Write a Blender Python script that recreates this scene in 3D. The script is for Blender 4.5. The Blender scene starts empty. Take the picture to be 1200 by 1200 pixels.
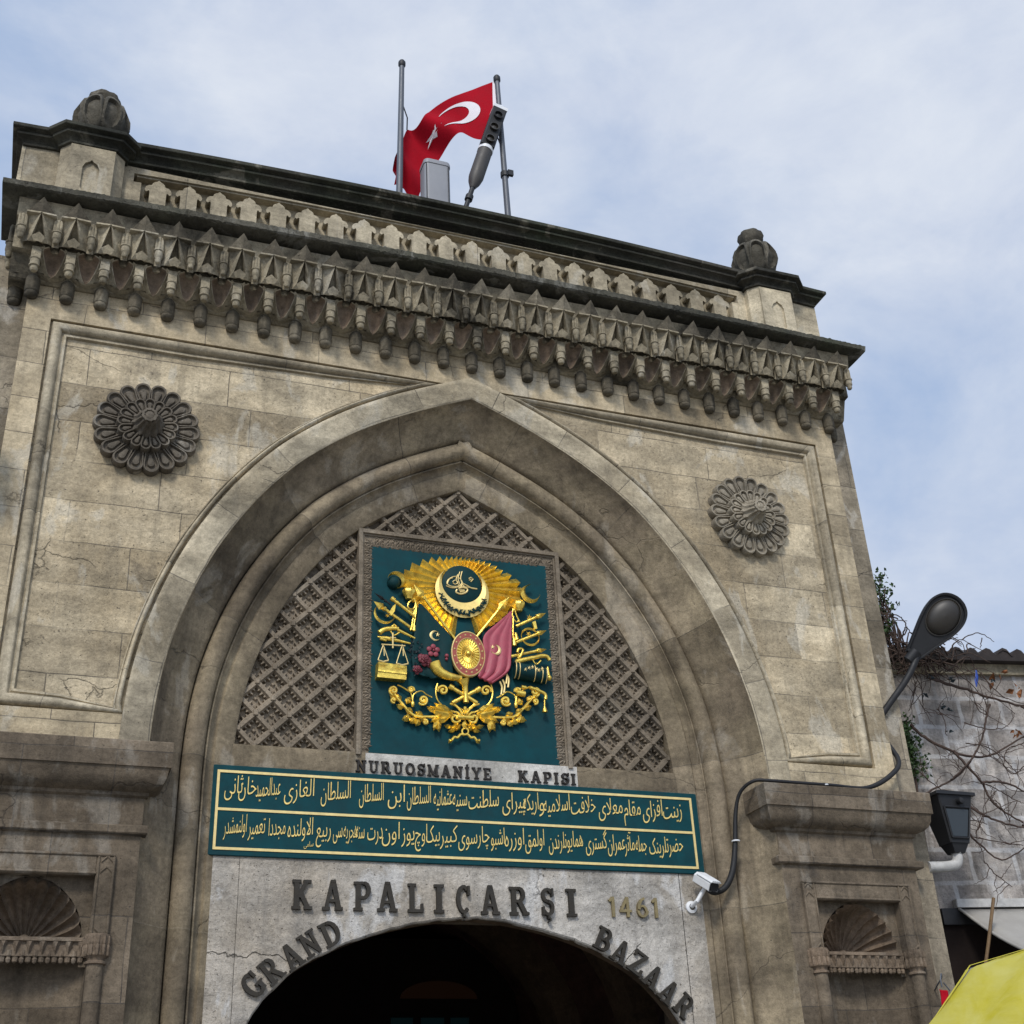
import bpy, bmesh, math, random
from mathutils import Vector, Matrix
random.seed(7)
R = math.radians
sc = bpy.context.scene
col = sc.collection

# ------------------------------------------------------------------ camera
cd = bpy.data.cameras.new('camera')
cam = bpy.data.objects.new('camera', cd); col.objects.link(cam)
cd.sensor_width = 36.0
cd.lens = 44.944
cd.clip_end = 2000.0
_r = Vector((0.9388, -0.3412, -0.0451)); _u = Vector((-0.1261, -0.4618, 0.8780)); _f = Vector((0.3200, 0.8185, 0.4771))
_f.normalize(); _r = (_r - _f*_r.dot(_f)).normalized(); _u = _r.cross(_f)
m = Matrix.Identity(4)
for i in range(3):
    m[i][0] = _r[i]; m[i][1] = _u[i]; m[i][2] = -_f[i]
m[0][3], m[1][3], m[2][3] = -3.6535, -10.3116, 1.60
cam.matrix_world = m
sc.camera = cam

# ------------------------------------------------------------------ light
SUN_EL, SUN_AZ = R(43), R(-152)          # azimuth measured from +Y towards +X
sun_dir = Vector((math.sin(SUN_AZ)*math.cos(SUN_EL), math.cos(SUN_AZ)*math.cos(SUN_EL), math.sin(SUN_EL)))
w = bpy.data.worlds.new("World"); sc.world = w; w.use_nodes = True
nt = w.node_tree; nt.nodes.clear()
def N(nt, typ, **kw):
    n = nt.nodes.new(typ)
    for k, v in kw.items():
        if hasattr(n, k): setattr(n, k, v)
        else: n.inputs[k].default_value = v
    return n
def mixc(nt, fac, a, b, blend='MIX'):
    n = nt.nodes.new('ShaderNodeMix'); n.data_type = 'RGBA'; n.blend_type = blend
    for idx, v in ((0, fac), (6, a), (7, b)):
        if isinstance(v, bpy.types.NodeSocket): nt.links.new(v, n.inputs[idx])
        elif idx == 0: n.inputs[0].default_value = v
        else: n.inputs[idx].default_value = (*v, 1) if len(v) == 3 else v
    return n.outputs[2]
def ramp(nt, src, stops, interp='LINEAR'):
    n = nt.nodes.new('ShaderNodeValToRGB'); n.color_ramp.interpolation = interp
    e = n.color_ramp.elements
    while len(e) < len(stops): e.new(0.5)
    for i, (p, c) in enumerate(stops):
        e[i].position = p; e[i].color = (c, c, c, 1) if isinstance(c, (int, float)) else (*c, 1)
    nt.links.new(src, n.inputs[0]); return n.outputs[0]
def noise(nt, vec, scale, detail=4, rough=.55, dist=0.0):
    n = nt.nodes.new('ShaderNodeTexNoise'); n.inputs['Scale'].default_value = scale
    n.inputs['Detail'].default_value = detail; n.inputs['Roughness'].default_value = rough
    n.inputs['Distortion'].default_value = dist
    if vec is not None: nt.links.new(vec, n.inputs['Vector'])
    return n.outputs[0]
def mapping(nt, vec, scale=(1, 1, 1), loc=(0, 0, 0), rot=(0, 0, 0)):
    n = nt.nodes.new('ShaderNodeMapping'); n.inputs['Scale'].default_value = scale
    n.inputs['Location'].default_value = loc; n.inputs['Rotation'].default_value = rot
    nt.links.new(vec, n.inputs['Vector']); return n.outputs[0]
def math_(nt, op, a, b=0.0, clamp=False):
    n = nt.nodes.new('ShaderNodeMath'); n.operation = op; n.use_clamp = clamp
    for i, v in ((0, a), (1, b)):
        if isinstance(v, bpy.types.NodeSocket): nt.links.new(v, n.inputs[i])
        else: n.inputs[i].default_value = v
    return n.outputs[0]

sky = N(nt, 'ShaderNodeTexSky'); sky.sky_type = 'NISHITA'; sky.sun_disc = False
sky.sun_elevation = SUN_EL; sky.sun_rotation = SUN_AZ
tc = N(nt, 'ShaderNodeTexCoord')
vec = mapping(nt, tc.outputs['Generated'], (1.0, 1.0, 1.7), (3.1, 1.2, .35))
n1 = noise(nt, vec, 1.45, 7, .56, .5)
n2 = noise(nt, vec, 6.5, 6, .62, .2)
nn = math_(nt, 'ADD', math_(nt, 'MULTIPLY', n1, .86), math_(nt, 'MULTIPLY', n2, .14))
cover = ramp(nt, nn, [(.43, .0), (.525, .6), (.63, 1.0)])
tone = ramp(nt, n2, [(.28, (4.9, 5.6, 7.1)), (.70, (6.6, 7.1, 8.0))])
skyb = mixc(nt, .80, sky.outputs[0], (3.7, 5.0, 7.4))
skyc = mixc(nt, cover, skyb, tone)
# the cloud deck is brighter where the sun stands behind it
dotn = nt.nodes.new('ShaderNodeVectorMath'); dotn.operation = 'DOT_PRODUCT'
nt.links.new(tc.outputs['Generated'], dotn.inputs[0]); dotn.inputs[1].default_value = sun_dir
glow = ramp(nt, dotn.outputs['Value'], [(.15, 1.0), (.98, 1.7)])
skyc = mixc(nt, 1.0, skyc, glow, 'MULTIPLY')
bg = N(nt, 'ShaderNodeBackground'); bg.inputs['Strength'].default_value = 0.10
nt.links.new(skyc, bg.inputs['Color'])
out = N(nt, 'ShaderNodeOutputWorld'); nt.links.new(bg.outputs[0], out.inputs['Surface'])

sl = bpy.data.lights.new('sun', 'SUN'); sl.energy = 2.3; sl.angle = R(13); sl.color = (1.0, .955, .88)
so = bpy.data.objects.new('sun', sl); col.objects.link(so)
so.rotation_euler = (-sun_dir).to_track_quat('-Z', 'Y').to_euler()
so.location = sun_dir*40
sc.view_settings.view_transform = 'Standard'; sc.view_settings.look = 'None'
sc.view_settings.exposure = 0.12; sc.view_settings.gamma = 1.0; sc.view_settings.use_curve_mapping = False

# ------------------------------------------------------------------ materials
def pbsdf(name, color=(.5, .5, .5), rough=.8, metal=0.0, spec=.3):
    mt = bpy.data.materials.new(name); mt.use_nodes = True
    b = mt.node_tree.nodes['Principled BSDF']
    b.inputs['Base Color'].default_value = (*color, 1); b.inputs['Roughness'].default_value = rough
    b.inputs['Metallic'].default_value = metal; b.inputs['Specular IOR Level'].default_value = spec
    return mt, mt.node_tree, b
def bump(t, b, h, strength=.4, dist=.02, prev=None):
    n = t.nodes.new('ShaderNodeBump'); n.inputs['Strength'].default_value = strength; n.inputs['Distance'].default_value = dist
    t.links.new(h, n.inputs['Height'])
    if prev is not None: t.links.new(prev, n.inputs['Normal'])
    t.links.new(n.outputs[0], b.inputs['Normal']); return n.outputs[0]
def stone(name, base, alt, dark=(.05, .045, .04), lime=(.50, .465, .385), joints=None, lime_amt=.5, stain=.6, grime=.25,
          block=(.82, .37), bumpy=.5, cracks=True, shift=0.0, tint=(.62, 1.28)):
    """weathered limestone: block tints, ochre / grey drifts, lime wash patches, drip stains, pits"""
    mt, t, b = pbsdf(name, base, .88, 0, .18)
    geo = t.nodes.new('ShaderNodeNewGeometry'); pos = mapping(t, geo.outputs['Position'], (1, 1, 1), (shift, shift*.7, shift*1.3))
    big = noise(t, pos, .75, 5, .6, .4)
    mid = noise(t, pos, 3.2, 6, .62, .3)
    fine = noise(t, pos, 26, 5, .68)
    grain = noise(t, pos, 95, 3, .7)
    c = mixc(t, ramp(t, big, [(.40, 0.0), (.62, 1.0)]), base, alt)
    c = mixc(t, math_(t, 'MULTIPLY', ramp(t, mid, [(.42, 0.0), (.66, 1.0)]), .55), c, tuple(x*.66 for x in base))
    mort = None
    if joints:
        if joints == 'wall':
            sx = t.nodes.new('ShaderNodeSeparateXYZ'); t.links.new(pos, sx.inputs[0])
            cb = t.nodes.new('ShaderNodeCombineXYZ'); t.links.new(sx.outputs[0], cb.inputs[0]); t.links.new(sx.outputs[2], cb.inputs[1])
            bv = cb.outputs[0]
        else:
            uv = t.nodes.new('ShaderNodeUVMap'); uv.uv_map = 'UVMap'; bv = uv.outputs[0]
        nv = t.nodes.new('ShaderNodeTexNoise'); nv.inputs['Scale'].default_value = 2.3; t.links.new(pos, nv.inputs['Vector'])
        va = t.nodes.new('ShaderNodeVectorMath'); va.operation = 'MULTIPLY_ADD'
        t.links.new(nv.outputs['Color'], va.inputs[0]); va.inputs[1].default_value = (.035, .035, 0); t.links.new(bv, va.inputs[2])
        bk = t.nodes.new('ShaderNodeTexBrick'); t.links.new(va.outputs[0], bk.inputs['Vector'])
        bk.inputs['Scale'].default_value = 1; bk.inputs['Brick Width'].default_value = block[0]; bk.inputs['Row Height'].default_value = block[1]
        bk.inputs['Mortar Size'].default_value = .0045; bk.inputs['Mortar Smooth'].default_value = .25; bk.inputs['Bias'].default_value = 0
        bk.offset = .42; bk.squash = 1.35; bk.squash_frequency = 3
        bk.inputs['Color1'].default_value = (tint[0], tint[0]*.97, tint[0]*.92, 1); bk.inputs['Color2'].default_value = (tint[1], tint[1]*.99, tint[1]*.96, 1)
        bk.inputs['Mortar'].default_value = (.95, .95, .95, 1)
        c = mixc(t, .85, c, bk.outputs['Color'], 'MULTIPLY')
        mort = math_(t, 'MULTIPLY', bk.outputs['Fac'], ramp(t, noise(t, pos, 1.4, 3), [(.36, 0.08), (.52, 1.0)]))
        c = mixc(t, math_(t, 'MULTIPLY', mort, .68), c, dark)
    blot = noise(t, mapping(t, pos, (1, 1, 1.5), (2.2, .4, 5)), 1.9, 9, .70, .35)
    c = mixc(t, .85, c, ramp(t, blot, [(.33, .58), (.50, 1.0), (.66, 1.38)]), 'MULTIPLY')
    bed = noise(t, mapping(t, pos, (.5, .5, 5.5)), 1.7, 6, .65, .2)
    c = mixc(t, .45, c, ramp(t, bed, [(.35, .70), (.62, 1.2)]), 'MULTIPLY')
    # lime-wash / repair patches, some pulled down into drips
    lp = noise(t, mapping(t, pos, (1.5, 1.5, .8)), 1.7, 6, .58, .6)
    c = mixc(t, math_(t, 'MULTIPLY', ramp(t, lp, [(.575, 0.0), (.625, 1.0)]), lime_amt), c, lime)
    # drip stains
    dr = noise(t, mapping(t, pos, (5.5, 5.5, .38)), 1.3, 5, .6, .2)
    c = mixc(t, math_(t, 'MULTIPLY', ramp(t, dr, [(.50, 0.0), (.72, 1.0)]), stain), c, tuple(x*.38 for x in base))
    # black crust
    g = noise(t, pos, 1.15, 8, .66, .5)
    c = mixc(t, ramp(t, g, [(max(0, .66-grime*.55), 0.0), (.76-grime*.45, min(1, .55+grime))]), c, dark)
    c = mixc(t, .80, c, ramp(t, fine, [(.28, .66), (.50, 1.0), (.72, 1.28)]), 'MULTIPLY')
    c = mixc(t, .5, c, ramp(t, grain, [(.30, .62), (.52, 1.0), (.75, 1.3)]), 'MULTIPLY')
    pits = noise(t, pos, 44, 2, .5)
    c = mixc(t, ramp(t, pits, [(.71, 0.0), (.76, .75)]), c, dark)
    hgt = math_(t, 'ADD', math_(t, 'MULTIPLY', mid, 1.1), math_(t, 'MULTIPLY', fine, .45))
    hgt = math_(t, 'ADD', hgt, math_(t, 'MULTIPLY', grain, .16))
    hgt = math_(t, 'SUBTRACT', hgt, ramp(t, pits, [(.66, 0.0), (.74, .35)]))
    if mort is not None: hgt = math_(t, 'SUBTRACT', hgt, math_(t, 'MULTIPLY', mort, .55))
    if cracks:
        nv2 = t.nodes.new('ShaderNodeTexNoise'); nv2.inputs['Scale'].default_value = 2.6; nv2.inputs['Detail'].default_value = 6; t.links.new(pos, nv2.inputs['Vector'])
        va2 = t.nodes.new('ShaderNodeVectorMath'); va2.operation = 'MULTIPLY_ADD'; t.links.new(nv2.outputs['Color'], va2.inputs[0])
        va2.inputs[1].default_value = (.55, .55, .55); t.links.new(mapping(t, pos, (.8, .8, 1.3)), va2.inputs[2])
        vo = t.nodes.new('ShaderNodeTexVoronoi'); vo.feature = 'DISTANCE_TO_EDGE'; vo.inputs['Scale'].default_value = .85
        t.links.new(va2.outputs[0], vo.inputs['Vector'])
        cr = ramp(t, vo.outputs['Distance'], [(.0, 1.0), (.006, 0.0)])
        cr = math_(t, 'MULTIPLY', cr, ramp(t, noise(t, pos, .9, 2), [(.56, 0.0), (.60, 1.0)]))
        c = mixc(t, math_(t, 'MULTIPLY', cr, .6), c, (.03, .026, .022)); hgt = math_(t, 'SUBTRACT', hgt, math_(t, 'MULTIPLY', cr, .5))
    t.links.new(c, b.inputs['Base Color'])
    bump(t, b, hgt, bumpy, .03)
    return mt
M = {}
M['wall'] = stone('weathered_limestone', (.475, .400, .280), (.365, .297, .195), joints='wall', lime_amt=.45, stain=.55, grime=.03, bumpy=.55)
M['field'] = stone('weathered_limestone_field', (.51, .432, .305), (.385, .312, .205), joints='wall', lime_amt=.45, stain=.50, grime=.10, shift=3.7, bumpy=.7, block=(.95, .40))
M['hood'] = stone('pale_arch_stone', (.445, .39, .29), (.36, .305, .215), joints='uv', block=(.78, 3.0), lime_amt=.40, stain=.35, grime=.0, shift=5.2, bumpy=.4)
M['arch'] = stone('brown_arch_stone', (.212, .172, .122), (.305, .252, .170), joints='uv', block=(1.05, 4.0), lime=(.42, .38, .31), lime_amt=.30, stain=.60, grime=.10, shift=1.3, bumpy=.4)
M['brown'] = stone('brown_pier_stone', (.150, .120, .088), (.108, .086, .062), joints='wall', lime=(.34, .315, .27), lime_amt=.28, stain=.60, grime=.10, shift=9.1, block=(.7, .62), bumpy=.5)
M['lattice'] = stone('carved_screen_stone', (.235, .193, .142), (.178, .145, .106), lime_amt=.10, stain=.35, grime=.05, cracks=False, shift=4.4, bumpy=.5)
M['cornice'] = stone('crusted_cornice_stone', (.37, .32, .225), (.24, .205, .142), dark=(.025, .023, .019), lime=(.50, .46, .37), lime_amt=.45, stain=.75, grime=.26, cracks=False, shift=6.6, bumpy=.7)
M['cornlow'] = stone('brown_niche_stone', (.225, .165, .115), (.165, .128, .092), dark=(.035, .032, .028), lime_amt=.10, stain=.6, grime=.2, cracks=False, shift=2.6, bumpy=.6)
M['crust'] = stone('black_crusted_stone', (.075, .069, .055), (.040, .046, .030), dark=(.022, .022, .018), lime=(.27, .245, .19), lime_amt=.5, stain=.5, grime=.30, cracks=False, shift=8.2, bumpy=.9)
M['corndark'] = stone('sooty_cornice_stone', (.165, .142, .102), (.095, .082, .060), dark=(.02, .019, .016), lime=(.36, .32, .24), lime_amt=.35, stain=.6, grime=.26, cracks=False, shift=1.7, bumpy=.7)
M['finial'] = stone('dark_finial_stone', (.13, .117, .092), (.08, .073, .056), dark=(.018, .018, .015), lime=(.30, .27, .21), lime_amt=.35, stain=.6, grime=.30, cracks=False, shift=6.1, bumpy=.7)
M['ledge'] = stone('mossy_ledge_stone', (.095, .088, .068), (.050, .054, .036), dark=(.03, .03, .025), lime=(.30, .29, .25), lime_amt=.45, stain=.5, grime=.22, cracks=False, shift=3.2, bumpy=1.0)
M['strip'] = stone('grey_brown_corner_stone', (.27, .232, .175), (.20, .17, .125), joints='wall', lime=(.46, .43, .37), lime_amt=.45, stain=.6, grime=.08, shift=12.4, block=(.6, .55), bumpy=.5)
M['parapet'] = stone('pale_parapet_stone', (.43, .375, .275), (.36, .31, .22), joints='wall', block=(1.6, .9), lime_amt=.35, stain=.40, grime=.04, cracks=False, shift=7.1, bumpy=.5)
M['rosette'] = stone('dark_rosette_stone', (.145, .124, .095), (.10, .085, .066), dark=(.04, .035, .03), lime=(.42, .39, .33), lime_amt=.35, stain=.4, grime=.20, cracks=False, shift=2.2, bumpy=.5)
M['rosette_pale'] = stone('pale_rosette_stone', (.33, .29, .22), (.17, .145, .11), dark=(.05, .045, .038), lime=(.46, .43, .36), lime_amt=.45, stain=.4, grime=.10, cracks=False, shift=4.9, bumpy=.5)
M['plaster'] = stone('rough_grey_render', (.45, .42, .375), (.36, .315, .255), dark=(.10, .078, .05), lime=(.56, .55, .53), lime_amt=.6, stain=.42, grime=.05, shift=1.9, bumpy=1.0)
M['whitewash'] = stone('whitewashed_stone', (.47, .45, .41), (.31, .29, .25), lime=(.7, .7, .68), lime_amt=.6, stain=.5, grime=.06, cracks=False, shift=5.9, bumpy=.5)
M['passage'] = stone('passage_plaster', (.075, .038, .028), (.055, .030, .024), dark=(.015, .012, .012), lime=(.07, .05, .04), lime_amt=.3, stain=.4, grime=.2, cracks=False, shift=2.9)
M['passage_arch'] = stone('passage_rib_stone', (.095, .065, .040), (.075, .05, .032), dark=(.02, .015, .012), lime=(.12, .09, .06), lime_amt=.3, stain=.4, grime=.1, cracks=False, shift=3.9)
M['blockwall'] = stone('grey_block_wall', (.42, .395, .37), (.29, .265, .245), dark=(.05, .048, .045), lime=(.60, .60, .60), joints=None, lime_amt=.6, stain=1.0, grime=.12, cracks=False, shift=8.8, bumpy=.8)

def plain(name, color, rough=.6, metal=0, spec=.4, vary=.25, scale=9, bumpy=.15, dirt=(.0, (.1, .1, .1))):
    mt, t, b = pbsdf(name, color, rough, metal, spec)
    geo = t.nodes.new('ShaderNodeNewGeometry')
    a = noise(t, geo.outputs['Position'], scale, 6, .62, .2)
    c = mixc(t, 1.0, color, ramp(t, a, [(.25, 1-vary), (.75, 1+vary)]), 'MULTIPLY')
    if dirt[0]:
        d = noise(t, geo.outputs['Position'], scale*.35, 6, .65, .4)
        c = mixc(t, math_(t, 'MULTIPLY', ramp(t, d, [(.5, 0.0), (.68, 1.0)]), dirt[0]), c, dirt[1])
    t.links.new(c, b.inputs['Base Color'])
    rr = ramp(t, a, [(.2, max(.05, rough-.12)), (.8, min(1, rough+.15))]); t.links.new(rr, b.inputs['Roughness'])
    bump(t, b, noise(t, geo.outputs['Position'], scale*5, 4, .6), bumpy, .01)
    return mt
M['teal'] = plain('teal_sign_paint', (.003, .043, .052), .62, 0, .14, .25, 7, .12, (.45, (.012, .032, .036)))
M['gold'] = plain('gilded_metal', (.90, .64, .12), .28, .85, .5, .25, 26, .30, (.5, (.34, .17, .03)))
M['gold_flat'] = plain('gold_leaf_lettering', (.76, .57, .19), .45, .35, .5, .15, 18, .1)
M['cream'] = plain('cream_gold_paint', (.72, .56, .24), .45, .3, .4, .15, 20, .1)
M['bronze'] = plain('dark_bronze', (.024, .019, .012), .6, .1, .4, .30, 14, .3, (.3, (.05, .05, .045)))
M['brass'] = plain('tarnished_brass', (.24, .19, .095), .5, .5, .4, .25, 14, .2)
M['iron_letter'] = plain('rusty_black_iron', (.028, .024, .021), .7, .1, .3, .35, 22, .3)
M['flag_red'] = plain('red_flag_cloth', (.33, .004, .013), .85, 0, .1, .12, 6, .25)
M['flag_white'] = plain('white_flag_cloth', (.72, .68, .70), .85, 0, .1, .06, 6, .2)
M['steel'] = plain('galvanised_pole', (.085, .093, .108), .5, .3, .5, .15, 12, .1)
M['taupe'] = plain('taupe_painted_metal', (.055, .050, .045), .55, .1, .4, .2, 9, .1)
M['cabinet'] = plain('grey_painted_metal', (.23, .235, .25), .5, 0, .4, .08, 5, .08, (.25, (.22, .22, .22)))
M['darkgrey'] = plain('dark_grey_metal', (.013, .0135, .015), .55, .2, .5, .2, 10, .1)
M['black'] = plain('black_rubber', (.010, .010, .011), .6, 0, .4, .2, 12, .1)
M['white_paint'] = plain('white_painted_plastic', (.66, .67, .68), .4, 0, .5, .06, 8, .05, (.2, (.4, .4, .38)))
M['shell_red'] = plain('crimson_enamel', (.34, .060, .085), .5, 0, .4, .15, 16, .2)
M['pink'] = plain('rose_enamel', (.24, .04, .055), .5, 0, .4, .2, 16, .2)
M['rim_red'] = plain('brick_red_enamel', (.30, .065, .045), .5, 0, .4, .15, 16, .2)
M['rose_red'] = plain('dark_rose_enamel', (.13, .018, .026), .5, 0, .4, .3, 16, .2)
M['green_dark'] = plain('dark_green_enamel', (.004, .030, .032), .6, 0, .15, .25, 16, .2)
M['dark_foliage'] = plain('dark_painted_foliage', (.012, .022, .026), .5, 0, .4, .3, 16, .2)
M['yellow'] = None
M['leaf'] = plain('ivy_leaf', (.035, .070, .018), .6, 0, .4, .45, 30, .2)
M['dead_leaf'] = plain('dead_leaf', (.22, .085, .03), .7, 0, .3, .45, 25, .2)
M['bark'] = plain('vine_bark', (.065, .045, .036), .85, 0, .2, .4, 30, .4)
M['tile'] = plain('old_roof_tile', (.035, .029, .027), .8, 0, .2, .45, 6, .5, (.5, (.03, .03, .028)))
M['wood'] = plain('brown_pole', (.16, .10, .05), .6, 0, .3, .3, 12, .3)
M['tarp'] = plain('grey_awning_canvas', (.29, .275, .25), .85, 0, .15, .14, 4, .3, (.4, (.26, .26, .25)))
M['rust'] = plain('rusty_steel_bar', (.10, .055, .04), .8, .2, .3, .4, 14, .4)
M['dark'] = plain('shop_interior_shade', (.014, .010, .009), .9, 0, .1, .3, 3, .1)  # near-black: the shade inside the shops is put into the colour
M['ground'] = plain('street_paving', (.24, .225, .20), .8, 0, .3, .25, 3, .4)
M['pipe'] = plain('chalky_pipe', (.42, .41, .39), .7, 0, .3, .25, 14, .3)
def glassy(name, color, rough=.12):
    mt, t, b = pbsdf(name, color, rough, 0, .6); return mt
M['lens'] = glassy('dark_lamp_bowl', (.020, .016, .011), .5)
M['pane'] = glassy('dark_glass_pane', (.028, .036, .042), .4)
def emit(name, color, strength):
    mt, t, b = pbsdf(name, (.01, .02, .02), .3); b.inputs['Emission Color'].default_value = (*color, 1); b.inputs['Emission Strength'].default_value = strength
    return mt
M['lit_shop'] = emit('lit_shop_pane', (.08, .45, .55), .006)
M['lit_warm'] = emit('warm_lit_lunette', (1.0, .30, .07), .0035)
def canopy():
    mt, t, b = pbsdf('yellow_canopy_cloth', (.66, .60, .12), .8, 0, .15)
    geo = t.nodes.new('ShaderNodeNewGeometry'); a = noise(t, geo.outputs['Position'], 3.0, 6, .6, .8)
    c = mixc(t, ramp(t, a, [(.35, 0.0), (.65, 1.0)]), (.66, .58, .06), (.74, .68, .20)); t.links.new(c, b.inputs['Base Color'])
    tr = t.nodes.new('ShaderNodeBsdfTranslucent'); t.links.new(c, tr.inputs['Color'])
    mx = t.nodes.new('ShaderNodeMixShader'); mx.inputs[0].default_value = .5
    o = t.nodes['Material Output']; t.links.new(b.outputs[0], mx.inputs[1]); t.links.new(tr.outputs[0], mx.inputs[2]); t.links.new(mx.outputs[0], o.inputs['Surface'])
    bump(t, b, noise(t, mapping(t, geo.outputs['Position'], (2, 2, 9), (0, 0, 0), (0, R(30), 0)), 2.0, 4, .5), .5, .03)
    return mt
M['yellow'] = canopy()
M['seam'] = plain('yellow_hem_tape', (.50, .43, .06), .8, 0, .15, .15, 8, .1)
def block_wall():
    """courses of grey blocks with wide pale mortar smeared over them"""
    mt = M['blockwall']; t = mt.node_tree; b = t.nodes['Principled BSDF']
    src = b.inputs['Base Color'].links[0].from_socket
    uv = t.nodes.new('ShaderNodeUVMap'); uv.uv_map = 'UVMap'
    geo = t.nodes.new('ShaderNodeNewGeometry')
    nv = t.nodes.new('ShaderNodeTexNoise'); nv.inputs['Scale'].default_value = 3; t.links.new(geo.outputs['Position'], nv.inputs['Vector'])
    va = t.nodes.new('ShaderNodeVectorMath'); va.operation = 'MULTIPLY_ADD'; t.links.new(nv.outputs['Color'], va.inputs[0])
    va.inputs[1].default_value = (.06, .06, 0); t.links.new(uv.outputs[0], va.inputs[2])
    bk = t.nodes.new('ShaderNodeTexBrick'); t.links.new(va.outputs[0], bk.inputs['Vector']); bk.inputs['Scale'].default_value = 1
    bk.inputs['Brick Width'].default_value = .50; bk.inputs['Row Height'].default_value = .335; bk.inputs['Mortar Size'].default_value = .030
    bk.inputs['Mortar Smooth'].default_value = .5
    bk.inputs['Color1'].default_value = (.78, .76, .74, 1); bk.inputs['Color2'].default_value = (1.10, 1.07, 1.04, 1); bk.inputs['Mortar'].default_value = (1, 1, 1, 1)
    c = mixc(t, 1.0, src, bk.outputs['Color'], 'MULTIPLY')
    f = math_(t, 'MULTIPLY', bk.outputs['Fac'], ramp(t, noise(t, geo.outputs['Position'], 2.5, 5, .6), [(.35, .12), (.65, .62)]))
    c = mixc(t, f, c, (.56, .555, .55)); t.links.new(c, b.inputs['Base Color'])
block_wall()

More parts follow.
